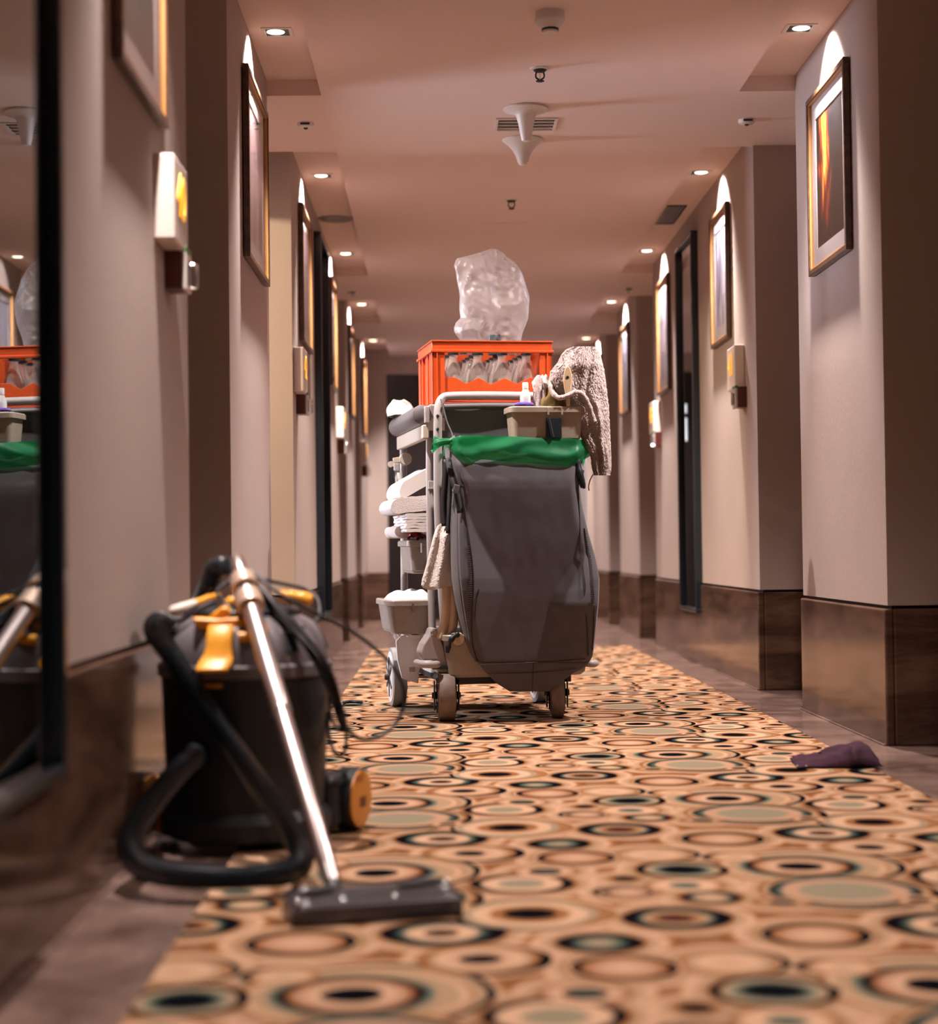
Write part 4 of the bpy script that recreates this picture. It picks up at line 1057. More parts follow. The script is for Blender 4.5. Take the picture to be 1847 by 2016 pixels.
# ------------------------------------------------------------------ caddy with cleaning things at the front right
c0, c1 = lp(1008, 862, -.16), lp(1150, 800, -.16)
cab = (0, 0, 0)
cadb = ((c0.x+c1.x)/2, -.100, c0.z-.012)
cad = cart_thing('cleaning_caddy', 'grey plastic cleaning caddy resting on the bag rim at the cart front', 'caddy', base=cadb)
hw = (c1.x-c0.x)/2; hh = c1.z-c0.z+.012
q = tub(-hw, hw, -.06, .06, 0, hh, .008, .008, .004, .02, .007)
q.build('bin_body', M['caddy'], cad, smooth=35)
A0, B0 = lp(1078, 858, -.18), lp(1108, 822, -.18)
q = MB(); q.box(A0.x-cadb[0], B0.x-cadb[0], -.0645, -.058, .012, B0.z-cadb[2]); q.build('front_slot', M['dark_plastic'], cad, bevel=.001)
q = MB(); q.tube([(A0.x-cadb[0]+.008, -.067, B0.z-cadb[2]-.003), (A0.x-cadb[0]+.022, -.067, .014)], .0055, 8); q.build('slot_bar', M['black_rubber'], cad, smooth=40)
for (px, py) in ((1080, 800), (1107, 800)):
    p = lp(px, py, -.17); q = MB(); q.box(p.x-cadb[0]-.003, p.x-cadb[0]+.003, -.068, -.058, hh-.03, hh-.006); q.build('rib', M['caddy'], cad, bevel=.001)
ctop = cadb[2]+hh
def ct(name, lab, cat, px, py, yl): 
    p = lp(px, py, yl); return cart_thing(name, lab, cat, base=(p.x, yl, p.z)), p
t, p = ct('detergent_bottle', 'small white bottle at the left end of the caddy', 'bottle', 1035, 800, -.10)
q = MB(); q.lathe([(.017, -.03), (.0185, -.01), (.019, .028), (.0175, .042), (.011, .056), (.009, .060)], 24); q.build('body', M['white_plastic'], t, smooth=40)
q = MB(); q.lathe([(.0105, .060), (.0105, .080), (.009, .083)], 20); q.build('cap', M['white_plastic'], t, smooth=40)
t, p = ct('purple_sponge', 'purple cleaning pad lying in the left end of the caddy', 'sponge', 1032, 797, -.13)
q = MB(); q.lathe([(.03, -.006), (.036, 0), (.030, .007), (.012, .010)], 24, M=Matrix.Diagonal((1, .5, 1, 1))); q.build('pad', M['purple_sponge'], t, smooth=60)
blobs = [('olive_cloth', 'olive cleaning cloth bunched in the middle of the caddy', M['olive_cloth'], 1088, 800, -.105, .046, .035, .070, 5.2, .45),
         ('grey_cloth', 'wet looking grey cloth between the white bottle and the olive cloth', M['terry_grey'], 1064, 800, -.095, .026, .03, .088, 1.4, .5)]
for nm, lab, m, px, py, yl, rx, ry, h, sd, am in blobs:
    p = lp(px, py, yl); blob(nm, lab, 'cloth', m, (p.x, yl, p.z-.012), rx, ry, h+.012, sd, am)
p = lp(1068, 760, -.075); blob('white_tissue', 'white crumpled tissue poking up beside the grey towel', 'tissue', M['linen_white'], (p.x, -.075, p.z-.008), .034, .024, .040, 7.9, .55, 30, 14)
# grey terry towel draped over the caddy's right end
tw_b = (lp(1150, 800, -.09).x, -.09, lp(1150, 940, -.09).z)
tw = cart_thing('grey_towel', 'greyish terry towel heaped over the right end of the caddy', 'towel', base=tw_b)
rT = [(682, 1128, 1170), (690, 1112, 1178), (700, 1104, 1183), (712, 1099, 1186), (730, 1084, 1190), (750, 1080, 1193), (775, 1086, 1196), (793, 1112, 1198), (800, 1124, 1199), (820, 1127, 1200), (840, 1136, 1201), (860, 1143, 1202), (880, 1154, 1203), (900, 1163, 1204), (920, 1165, 1204), (935, 1169, 1202)]
def towel(front):
    def fn(u, v):
        py = lerp(682, 936, v); ys = [r[0] for r in rT]
        L = interp(ys, [r[1] for r in rT], py); R = interp(ys, [r[2] for r in rT], py)
        px = lerp(L, R, u)
        th = math.sqrt(max(0, 1-(2*u-1)**2))*(.042*min(1, v*6+.15)+.010)
        fold = .010*math.sin(u*8+v*3+4*nz(v*2.2, u*1.5, 1.2))*min(1, v*3)+.004*math.sin(u*21+v*9+5*nz(v*4, u*3))+.016*nz(u*3, v*5, 4)
        y = -.10-(th if front else -th*.8)-(fold*.9 if front else -fold*.3)*math.sin(u*PI)**.5
        rnd = .0032*(random.random()-.5)
        return lp(px+1.6*nz(py*.2, u*7), py, y+rnd*2)
    return fn
q = MB(); q.grid(towel(True), 90, 130); shift(q, tw_b).build('front_drape', M['terry_grey'], tw, smooth=80)
q = MB(); q.grid(towel(False), 30, 60); shift(q, tw_b).build('back_drape', M['terry_grey'], tw, smooth=80)
# rolled hem lying along the caddy rim
hp = catmull([lp(1082, 752, -.125), lp(1088, 772, -.15), lp(1100, 783, -.165), lp(1118, 779, -.17), lp(1134, 772, -.172), lp(1148, 778, -.17), lp(1160, 800, -.165), lp(1170, 830, -.16)], 8)
q = MB(); q.tube(hp, [.009+.003*nz(i*.4, 2) for i in range(len(hp))], 10); shift(q, tw_b).build('hem_roll', M['terry_grey'], tw, smooth=80)
q = MB(); q.tube(catmull([lp(1168, 934, -.10), lp(1162, 945, -.10), lp(1159, 958, -.10), lp(1160, 966, -.10)], 4), .0022, 6); shift(q, tw_b).build('loose_thread', M['terry_grey'], tw, smooth=50)
# brush handle standing in the caddy
b_b = lp(1118, 798, -.165)
br = cart_thing('brush', 'beige brush handle with a hanging hole standing in the caddy', 'brush', base=tuple(b_b))
oh = [(1115, 800), (1115, 780), (1111, 765), (1109, 750), (1110, 735), (1113, 724), (1117.5, 720), (1122, 724), (1125.5, 735), (1126, 750), (1124, 765), (1122, 780), (1122, 800)]
pl = [lp(x, y, -.165) for x, y in oh]
q = MB(); q.prism([(p.x-b_b.x, p.z-b_b.z) for p in pl], .010, Matrix(((1, 0, 0, 0), (0, 0, 1, -.005), (0, 1, 0, 0), (0, 0, 0, 1)))); q.build('handle', M['beige_plastic'], br, bevel=.0035, seg=3)
q = MB(); hc = lp(1117.5, 743, -.1705)-b_b; q.lathe([(.0055, -.0006), (.0055, .0004)], 16, hc, RX(PI/2)); q.build('hanging_hole', M['dark_plastic'], br)

# ------------------------------------------------------------------ left flank: bins, linen, tools
def side_bin(pl, pr, ptop, pbot, yf, depth, lab, tx):
    A0, B0 = lp(pl, ptop, yf), lp(pr, ptop, yf); zb = lp(pl, pbot, yf).z
    b = ((A0.x+B0.x)/2, yf+depth/2, zb); hw = (B0.x-A0.x)/2
    t = cart_thing('storage_bin', lab, 'bin', base=b, group='grey bins hooked on the cart side')
    q = tub(-hw, hw, -depth/2, depth/2, 0, A0.z-zb, tx, .012, .004, .018, .007); q.build('bin_body', M['taupe_plastic'], t, smooth=35)
    q = MB(); q.box(-.004, .004, -depth/2-.008, -depth/2+.002, A0.z-zb-.045, A0.z-zb-.01); q.build('hook', M['chrome'], t, bevel=.001)
    return t, b, A0.z
t1, b1, z1 = side_bin(768, 857, 1182, 1250, .10, .36, 'lower wide grey bin on the left side of the cart', .014)
t2, b22, z2 = side_bin(805, 852, 1064, 1130, .18, .26, 'upper narrow grey bin on the left side of the cart', .010)
A0 = lp(812, 1181, .2); blob('white_cloth', 'folded white cloth heaped on the lower grey bin', 'cloth', M['linen_white'], (A0.x-.005, .24, z1-.012), .085, .12, .045, 4.4, .20)
# folded towels on the middle shelf: each roll its own thing
def roll(px, py, rpx, y0, y1, lab, m, squash=1.0, ang=0.0, pxb=None, grp='white linen on the cart shelf'):
    A0 = lp(px, py, y0); r = rpx*lp(px+100, py, y0).x/100-rpx*A0.x/100
    r = (lp(px+rpx, py, y0)-A0).length
    b = (A0.x, (y0+y1)/2, A0.z-r*squash)
    t = cart_thing('folded_towel', lab, 'towel', base=b, group=grp)
    xr = .20 if pxb is None else lp(pxb, py, y0).x-A0.x
    def fn(u, v):
        # rounded fold at the left end, flat body to the right
        a = lerp(PI/2, 1.5*PI, u)
        w = .012*nz(v*3, u*3, py*.1)
        x = r*math.cos(a)*1.0; z = r*squash*math.sin(a)
        return Vector((x+w, lerp(-(y1-y0)/2, (y1-y0)/2, v), z+r*squash+w*.6))
    def sh(u, v):
        n = 3
        if u < .25: p = Vector((lerp(xr, 0, u/.25), 0, 2*r*squash)); 
        elif u > .75: p = Vector((lerp(0, xr, (u-.75)/.25), 0, 0))
        else:
            a = PI/2+PI*(u-.25)/.5; p = Vector((r*math.cos(a), 0, r*squash*(1+math.sin(a))))
        w = .006*nz(v*4, p.x*20, py*.13)
        return Vector((p.x+w, lerp(-(y1-y0)/2, (y1-y0)/2, v), p.z+w+ang*p.x))
    q = MB(); q.grid(sh, 41, 16)
    n = 41; q.f.append(tuple(range(n))[::-1]); q.f.append(tuple(15*n+k for k in range(n)))
    q.build('cloth', m, t, smooth=60); return t
roll(786, 996, 15, .17, .52, 'thick white folded towel jutting out at the left of the cart', M['terry_white'], 1.0, .10, 846)
roll(800, 962, 15, .20, .55, 'white folded towel leaning on top of the thick one', M['linen_white'], 1.1, .55, 846)
roll(788, 1047, 11, .30, .60, 'rolled white towel end above the upper grey bin', M['terry_white'], 1.0, 0, 840)
for k in range(6):
    roll(802+(k % 2)*2, 1014+k*6, 3.2, .16, .50, '%s thin white napkin from the top, under the thick towel' % (NTH[k]), M['linen_white'], 1.0, 0, 846, 'folded napkins in the shelf stack')
for k in range(4):
    roll(806+(k % 2)*2, 1222-k*6+30, 3.0, .30, .55, 'white sheet folded inside the lower shelf, %s from the bottom' % NTH[k], M['linen_white'], 1.0, 0, 842, 'folded sheets on the lower shelf')
# packets and booklet in the upper bin
p = lp(820, 1060, .24)
t = cart_thing('sachet', 'glossy red sachet crumpled in the upper bin', 'sachet', base=(p.x, .24, p.z-.012), group='sachets in the upper grey bin')
def sach(u, v): return Vector((lerp(-.03, .03, u), lerp(-.04, .04, v), .018+.016*nz(u*4, v*4, 3)+.022*math.sin(u*PI)*math.sin(v*PI)))
q = MB(); q.grid(sach, 14, 14); q.build('wrapper', M['red_packet'], t, smooth=25, solid=.002)
p = lp(838, 1060, .30)
t = cart_thing('sachet', 'dark red sachet behind the booklet in the upper bin', 'sachet', base=(p.x, .30, p.z-.016), group='sachets in the upper grey bin')
q = MB(); q.grid(sach, 14, 14); q.build('wrapper', M['red_packet'], t, smooth=25, solid=.002)
p = lp(836, 1050, .20)
t = cart_thing('booklet', 'pale folded booklet leaning across the red sachets', 'booklet', base=(p.x, .20, p.z))
q = MB(); q.cbox((0, 0, 0), (.062, .05, .008), RY(.45)); q.build('pages', M['paper'], t, bevel=.001)
p = lp(853, 1040, .22)
t = cart_thing('gold_packet', 'small golden packet at the right end of the upper bin', 'packet', base=(p.x, .22, p.z-.02))
q = MB(); q.cbox((0, 0, .012), (.022, .03, .022), RY(.5)); q.build('wrapper', M['gold_packet'], t, bevel=.002)
# white hand towel hanging on a strap
hb = (lp(868, 1150, -.03).x, -.03, lp(868, 1160, -.03).z)
ht = cart_thing('hand_towel', 'fluffy white hand towel hung on a black strap beside the bag', 'towel', base=hb)
rH = [(1030, 868, 890), (1036, 861, 895), (1046, 856, 899), (1060, 852, 901), (1080, 847, 903), (1100, 842, 904), (1120, 837, 903), (1140, 831, 903), (1152, 829, 902), (1158, 834, 900)]
def htf(front):
    def fn(u, v):
        py = lerp(1031, 1158, v); ys = [r[0] for r in rH]; L = interp(ys, [r[1] for r in rH], py); R = interp(ys, [r[2] for r in rH], py)
        px = lerp(L, R, u); s = math.sin(u*PI)**.5
        y = -.045-(.030*s+.010*s*math.sin(u*13+1+v))*min(1, v*4+.2) if front else -.045+.012*s
        return lp(px, py+4*math.sin(u*6)*v, y+.003*(random.random()-.5))
    return fn
q = MB(); q.grid(htf(True), 60, 90); shift(q, hb).build('front_drape', M['terry_white'], ht, smooth=80)
q = MB(); q.grid(htf(False), 20, 20); shift(q, hb).build('back_drape', M['terry_white'], ht, smooth=80)
lb = (lp(885, 1250, -.02).x, -.02, lp(885, 1262, -.02).z)
lt = cart_thing('long_cloth', 'long cream cloth hanging below the fluffy white hand towel', 'cloth', base=lb)
rL = [(1140, 872, 903), (1170, 871, 903), (1200, 870, 902), (1225, 868, 901), (1240, 863, 900), (1252, 859, 896), (1258, 862, 880)]
def ltf(u, v):
    py = lerp(1140, 1258, v); ys = [r[0] for r in rL]; L = interp(ys, [r[1] for r in rL], py); R = interp(ys, [r[2] for r in rL], py)
    px = lerp(L, R, u); y = -.034-.016*abs(math.sin(u*PI*2))*(.4+.6*v)
    return lp(px, py+(10*u*v*v*-1 if u > .6 else 0), y)
q = MB(); q.grid(ltf, 40, 50); shift(q, lb).build('drape', M['linen_cream'], lt, smooth=80, solid=.004)
sb = (lp(884, 960, -.06).x, -.06, lp(884, 1065, -.06).z)
st = cart_thing('webbing_strap', 'black webbing strap looped through the white hand towel', 'strap', base=sb)
def strap2(pts, w, name, m, par, b):
    q = MB(); P3 = catmull([lp(*p) for p in pts], 6); vs = []; fs = []
    for i, p in enumerate(P3):
        t_ = (P3[min(i+1, len(P3)-1)]-P3[max(i-1, 0)]).normalized(); n = t_.cross(Vector((0, 1, 0))).normalized()*w/2
        vs += [p-n, p+n]
    for i in range(len(P3)-1): fs.append((2*i, 2*i+1, 2*i+3, 2*i+2))
    q.add(vs, fs); return shift(q, b).build(name, m, par, smooth=50, solid=.003)
strap2([(880, 905, -.06), (876, 950, -.062), (873, 1000, -.064), (876, 1036, -.070)], .022, 'webbing', M['bag_dark'], st, sb)
strap2([(888, 905, -.066), (886, 960, -.068), (884, 1010, -.085), (882, 1050, -.092)], .014, 'webbing', M['bag_dark'], st, sb)
# black hook tail and disc by the tray
p = lp(900, 1258, -.09)
t = cart_thing('rubber_strap', 'black rubber strap end hanging under the cream cloth', 'strap', base=tuple(p))
q = MB(); q.tube([v-p for v in catmull([lp(903, 1248, -.09), lp(893, 1254, -.095), lp(884, 1268, -.095), (lp(881, 1285, -.092))], 6)], [.009+.002*math.sin(i) for i in range(19)], 8); q.build('tail', M['black_rubber'], t, smooth=50)
A0 = lp(902, 1258, -.082); q = MB(); q.lathe([(.020, -.004), (.022, 0), (.020, .004)], 20, A0, RX(PI/2)); q.build('latch_disc', M['beige_plastic'], cart, smooth=40)
# tool holder on the rear post with squeegees
yr = .66
tb = lp(785, 905, yr)
th = cart_thing('tool_clip', 'cream tool clip on the rear left post of the cart', 'clip', base=tuple(tb))
q = MB(); q.lathe([(.022, -.016), (.024, -.012), (.024, .012), (.022, .016)], 20, lp(798, 904, yr)-tb, RX(PI/2)); q.build('clamp_ring', M['cream_plastic'], th, smooth=40)
q = MB(); q.cbox(lp(782, 906, yr)-tb, (.032, .02, .022), RY(-.15)); q.build('jaw', M['cream_plastic'], th, bevel=.003)
q = MB(); q.lathe([(.012, -.006), (.012, .006)], 16, lp(770, 914, yr)-tb, RX(PI/2)); q.build('knob', M['cream_plastic'], th, smooth=40)
for i, (pts, m, lab) in enumerate((([(781, 912), (783, 950), (788, 1000), (789, 1045)], M['grey_tube'], 'pale grey squeegee handle hanging from the tool clip'), ([(787, 930), (790, 960), (791, 1000), (791, 1044)], M['white_plastic'], 'white brush handle hanging just right of the squeegee'))):
    p = lp(*pts[0], yr)
    t = cart_thing('hanging_tool', lab, 'tool', base=tuple(p), group='tools hung on the rear post')
    q = MB(); q.tube([lp(x, y, yr-.012*i-.01)-p for x, y in pts], [.011, .009, .007, .006], 10); q.build('handle', m, t, smooth=50)
    q = MB(); q.cbox(lp(pts[0][0], pts[0][1]+8, yr-.02)-p, (.022, .014, .03)); q.build('grip', M['grey_tube'], t, bevel=.004)
    if i == 0:
        q = MB(); A_ = [lp(x, y, yr-.006)-p for x, y in ((772, 918), (766, 934), (776, 940), (781, 922))]
        q.add(A_, [(0, 1, 2, 3)]); q.build('rubber_blade', M['black_rubber'], t, solid=.006)
# blue-white scrap of plastic sticking out below the lower bin
p = lp(770, 1235, .45)
t = cart_thing('plastic_scrap', 'thin bluish white plastic scrap sticking out behind the lower bin', 'plastic scrap', base=tuple(p))
q = MB()
def scr(u, v):
    px = lerp(762, 784, v)+lerp(-5, 5, u)*(1-.3*v); py = lerp(1218, 1262, v)+lerp(3, -3, u); return lp(px, py, .45+.02*nz(u*3, v*3, 2))-p
q.grid(scr, 8, 16); q.build('film', M['clear_film'], t, smooth=60, solid=.001)

# ------------------------------------------------------------------ vacuum cleaner by the left wall
VC = Vector((-.405, 3.645, .006))
vac = thing('vacuum_cleaner', 'black tub vacuum cleaner with yellow clips standing by the left wall', 'vacuum cleaner', VC)
def vp(px, py, Y): return at(px, py, Y)-VC
q = MB(); q.lathe([(.150, .012), (.164, .018), (.166, .035), (.160, .060), (.163, .10), (.172, .335), (.173, .345)], 56); q.build('tub', M['vac_tub'], vac, smooth=35)
q = MB(); q.lathe([(.176, .343), (.180, .346), (.180, .366), (.177, .370)], 56); q.build('tub_rim', M['vac_grey'], vac, smooth=35)
q = MB(); q.lathe([(.173, .369), (.170, .395), (.160, .425), (.143, .449), (.120, .463), (.112, .466)], 56); q.build('motor_head', M['vac_grey'], vac, smooth=50)
q = MB(); q.lathe([(.116, .464), (.117, .474), (.108, .482), (.05, .487), (.01, .488)], 48); q.build('head_cap', M['vac_tub'], vac, smooth=40)
# recessed fins around the head
for k in range(7):
    a = math.radians(-150+k*50)
    q = MB(); q.cbox((math.cos(a)*.160, math.sin(a)*.160, .412), (.010, .030, .045), RZ(a) @ RY(-.40)); q.build('air_slot', M['dark_plastic'], vac, bevel=.003)
# caster skirt and casters
q = MB()
q.lathe([(.150, .020), (.175, .026), (.178, .055), (.164, .075)], 48, cap=False); q.build('base_skirt', M['vac_tub'], vac, smooth=40)
for a in (-2.2, -1.0):
    q = MB(); q.lathe([(.010, -.012), (.018, -.010), (.019, 0), (.018, .010), (.010, .012)], 18, (math.cos(a)*.145, math.sin(a)*.145, .026), RZ(a+.4) @ RY(PI/2)); q.build('caster', M['black_rubber'], vac, smooth=40)
# big rear wheels on a shaped housing
def wheel(s, yaw, wx, wy):
    A = TR(wx, wy, .0675) @ RZ(yaw) @ RY(PI/2*s)
    q = MB(); q.lathe([(.048, -.034), (.060, -.032), (.0665, -.024), (.0665, .006), (.062, .014), (.060, .016)], 40, M=A)
    for k in range(20):
        a = 2*PI*k/20; q.cbox(A @ Vector((math.cos(a)*.0645, math.sin(a)*.0645, -.010)), (.006, .006, .030), A.to_3x3().to_4x4() @ RZ(a))
    w = q.build('wheel', M['black_rubber'], vac, smooth=35)
    q = MB(); q.lathe([(.0605, .012), (.060, .019), (.030, .022), (.004, .0225)], 40, M=A); q.build('wheel_disc', M['orange_disc'], w, smooth=40)
    q = MB()
    if s > 0:
        for j in range(3):
            q.cbox(A @ Vector((.006-.004*0, -.012+.012*j, .0228)), (.022, .0085, .0006), A.to_3x3().to_4x4())
        q.build('embossed_mark', M['reader_red'], w)
wpx = at(712, 1579, 3.745)-VC
wheel(1, -.33, wpx.x-.018, wpx.y+.006)
wheel(-1, .33, -.178, .07)
q = MB(); q.cbox((.155, .075, .070), (.09, .12, .115), RZ(-.3)); q.build('wheel_housing', M['vac_tub'], vac, bevel=.022, seg=4)
# yellow clips
def ribbon(pts, w, th, name, m, dirn=Vector((1, 0, 0)), k=6, sub=0):
    P3 = catmull(pts, k); q = MB(); vs = []; fs = []
    for p in P3: vs += [p-dirn*w/2, p+dirn*w/2]
    for i in range(len(P3)-1): fs.append((2*i, 2*i+1, 2*i+3, 2*i+2))
    q.add(vs, fs); return q.build(name, m, vac, smooth=60, solid=th, bevel=.003)
# front clip: top plate, neck and flared lip
fy = VC.y-.185
d1 = Vector((.97, -.24, 0)).normalized()
def tapered(pts, ws, th, name, m, dirn):
    P3 = catmull(pts, 6); n = len(P3); W = [interp([i/(len(ws)-1) for i in range(len(ws))], ws, i/(n-1)) for i in range(n)]
    q = MB(); vs = []; fs = []
    for p, w in zip(P3, W):
        for e in (-1, -.5, 0, .5, 1): vs.append(p+dirn*w/2*e-Vector((0, .004*(1-e*e), 0)))
    for i in range(n-1):
        for j in range(4): fs.append((5*i+j, 5*i+j+1, 5*i+j+6, 5*i+j+5))
    q.add(vs, fs); return q.build(name, m, vac, smooth=60, solid=th, bevel=.003)
dx = Vector((1, 0, 0))
tapered([vp(436, 1232, 3.495), vp(432, 1255, 3.475), vp(430, 1283, 3.462), vp(427, 1300, 3.452), vp(416, 1322, 3.430)], [.052, .050, .050, .056, .066, .062], .009, 'front_clip', M['yellow'], dx)
q = MB(); pl = [vp(x, y, 3.50) for x, y in ((377, 1216), (389, 1240), (440, 1243), (482, 1236), (484, 1222), (470, 1216), (452, 1217), (430, 1219), (400, 1217))]
q.prism([(p.x, p.z) for p in pl], .06, Matrix(((1, 0, 0, 0), (0, 0, 1, pl[0].y), (0, 1, 0, 0), (0, 0, 0, 1)))); q.build('clip_bridge', M['yellow'], vac, bevel=.006, seg=3)
q = MB(); pl = [vp(x, y, 3.53) for x, y in ((405, 1220), (420, 1206), (436, 1194), (446, 1192), (460, 1204), (468, 1220))]
q.prism([(p.x, p.z) for p in pl], .04, Matrix(((1, 0, 0, 0), (0, 0, 1, pl[0].y), (0, 1, 0, 0), (0, 0, 0, 1)))); q.build('clip_saddle', M['yellow'], vac, bevel=.008, seg=3)
q = MB(); q.tube(catmull([vp(448, 1196, 3.60), vp(456, 1186, 3.60), vp(462, 1192, 3.60), vp(464, 1206, 3.60)], 5), .013, 12); q.build('cap_button', M['yellow'], vac, smooth=50)
q = MB(); q.tube(catmull([vp(500, 1216, 3.52), vp(520, 1240, 3.50), vp(500, 1252, 3.485), vp(470, 1254, 3.482)], 5), .010, 10); q.build('clip_hook', M['yellow'], vac, smooth=50)
# side latches (left tip coloured pale as a painted highlight) and the yellow handle on the right
q = MB(); q.tube(catmull([vp(432, 1172, 3.64), vp(408, 1180, 3.62), vp(384, 1190, 3.60)], 5), [.007]*4+[.009]*4+[.010]*3, 12); lt_ = q.build('side_latch', M['yellow'], vac, smooth=50)
q = MB(); q.tube([vp(384, 1190, 3.60), vp(362, 1197, 3.585), vp(340, 1203, 3.57), vp(334, 1204, 3.568)], [.0105, .0115, .0105, .006], 12); tag(q.build('latch_tip', M['sign_box'], lt_, smooth=50), 'tip of the side latch with a painted pale highlight')
q = MB(); q.tube(catmull([vp(552, 1170, 3.70), vp(575, 1175, 3.70), (vp(598, 1180, 3.70)), vp(612, 1188, 3.70)], 5), [.010]*4+[.014]*5+[.017]*4+[.017, .015, .010], 14); q.build('carry_handle', M['yellow'], vac, smooth=50)
q = MB(); q.tube(catmull([vp(510, 1177, 3.66), vp(524, 1182, 3.66), vp(534, 1188, 3.66)], 5), .010, 12); q.build('carry_handle', M['yellow'], vac, smooth=50)
q = MB(); q.tube(catmull([vp(525, 1206, 3.58), vp(538, 1208, 3.58), vp(546, 1214, 3.58)], 5), .010, 12); q.build('rear_clip', M['yellow'], vac, smooth=50)
# stickers
A0 = vp(355, 1287, 3.565); q = MB(); q.cbox(A0, (.022, .004, .034), RZ(-.75) @ RX(-.35)); q.build('switch_plate', M['black_rubber'], vac, bevel=.002)
A0 = vp(356, 1287, 3.561); q = MB()
for j in range(3): q.cbox(A0+Vector((0, -.001, .010-.010*j)), (.010, .002, .005), RZ(-.75) @ RX(-.35))
q.build('switch_mark', M['vinyl'], vac)
A0 = vp(421, 1351, 3.471); q = MB(); q.cbox(A0, (.034, .002, .008), RZ(-.05)); q.build('orange_label', M['orange_disc'], vac)

# hose
hp = [vp(392, 1484, 3.515), vp(378, 1492, 3.46), vp(345, 1525, 3.38), vp(300, 1580, 3.30), vp(265, 1630, 3.22), vp(254, 1672, 3.15), vp(280, 1706, 3.09), vp(340, 1722, 3.05), vp(430, 1728, 3.03), vp(520, 1724, 3.04), vp(578, 1712, 3.08), vp(594, 1690, 3.14), vp(586, 1662, 3.20),
      vp(555, 1610, 3.28), vp(510, 1545, 3.36), vp(455, 1465, 3.42), vp(405, 1390, 3.44), vp(360, 1325, 3.455), vp(325, 1272, 3.47), vp(305, 1240, 3.50), vp(312, 1226, 3.555), vp(335, 1235, 3.63), vp(368, 1232, 3.73), vp(392, 1195, 3.78), vp(408, 1162, 3.76), vp(420, 1135, 3.72)]
pts = resample(catmull(hp, 10), .0031)
q = MB(); q.tube(pts, [.0230 if (i % 2) else .0186 for i in range(len(pts))], 14); q.build('suction_hose', M['hose'], vac, smooth=80)
q = MB(); q.tube([vp(398, 1478, 3.53), vp(388, 1487, 3.50), vp(380, 1492, 3.465)], [.030, .028, .0245], 20); q.build('hose_socket', M['vac_tub'], vac, smooth=40)
q = MB(); q.tube(catmull([vp(417, 1140, 3.725), vp(424, 1120, 3.70), vp(434, 1112, 3.68), vp(446, 1116, 3.66), vp(458, 1112, 3.64)], 6), [.023]*8+[.020]*8+[.017]*9, 16); q.build('hose_cuff', M['dark_plastic'], vac, smooth=50)
q = MB(); q.lathe([(.006, -.004), (.008, 0), (.006, .004)], 14, vp(424, 1106, 3.675), RX(PI/2)); q.build('cuff_rivet', M['chrome'], vac, smooth=40)

# power cord slung over the head
def cord(pts, r=.0042, k=10):
    q = MB(); q.tube(catmull(pts, k), r, 8); return q.build('power_cord', M['cord'], vac, smooth=60)
cord([vp(486, 1120, 3.62), vp(520, 1165, 3.56), vp(560, 1215, 3.52), vp(610, 1260, 3.50), vp(650, 1320, 3.50), vp(672, 1390, 3.53), vp(682, 1450, 3.56), vp(676, 1484, 3.58), vp(660, 1482, 3.60), vp(648, 1450, 3.62), vp(646, 1400, 3.64)])
cord([vp(490, 1125, 3.63), vp(530, 1180, 3.575), vp(580, 1240, 3.53), vp(630, 1300, 3.51), vp(662, 1360, 3.53), vp(680, 1425, 3.56), vp(668, 1438, 3.58), vp(652, 1410, 3.60), vp(648, 1370, 3.62)])
cord([vp(492, 1122, 3.64), vp(545, 1165, 3.60), vp(600, 1195, 3.585), vp(660, 1225, 3.60), vp(720, 1262, 3.64), vp(770, 1308, 3.70), vp(796, 1360, 3.74), vp(788, 1410, 3.74), vp(755, 1446, 3.71), vp(715, 1456, 3.66), vp(685, 1436, 3.61), vp(668, 1395, 3.57), vp(655, 1345, 3.54), vp(625, 1290, 3.52)])
cord([vp(500, 1160, 3.57), vp(550, 1200, 3.545), vp(590, 1235, 3.53), vp(625, 1290, 3.52), vp(655, 1370, 3.55), vp(672, 1430, 3.58)], .0048)
cord([vp(505, 1170, 3.575), vp(560, 1225, 3.53), vp(600, 1270, 3.515), vp(640, 1340, 3.525), vp(662, 1400, 3.56), vp(676, 1440, 3.57)], .0048)
cord([vp(480, 1128, 3.65), vp(430, 1160, 3.60), vp(438, 1182, 3.56), vp(455, 1198, 3.54), vp(475, 1212, 3.54)], .0040)
cord([vp(425, 1183, 3.58), vp(395, 1196, 3.56), vp(372, 1215, 3.55), vp(340, 1226, 3.56)], .0040)
cord([vp(510, 1140, 3.68), vp(560, 1150, 3.72), (vp(600, 1160, 3.74)), vp(625, 1180, 3.72), vp(628, 1212, 3.69), vp(610, 1232, 3.66)], .0042)
cord([vp(505, 1150, 3.62), vp(540, 1185, 3.59), vp(575, 1225, 3.575), vp(600, 1238, 3.57)], .0062)
cord([vp(512, 1190, 3.58), vp(550, 1218, 3.56), vp(584, 1236, 3.555)], .0062)
q = MB(); q.cbox(vp(668, 1395, 3.56), (.012, .012, .03), RY(.2)); q.build('cord_clip', M['black_rubber'], vac, bevel=.002)

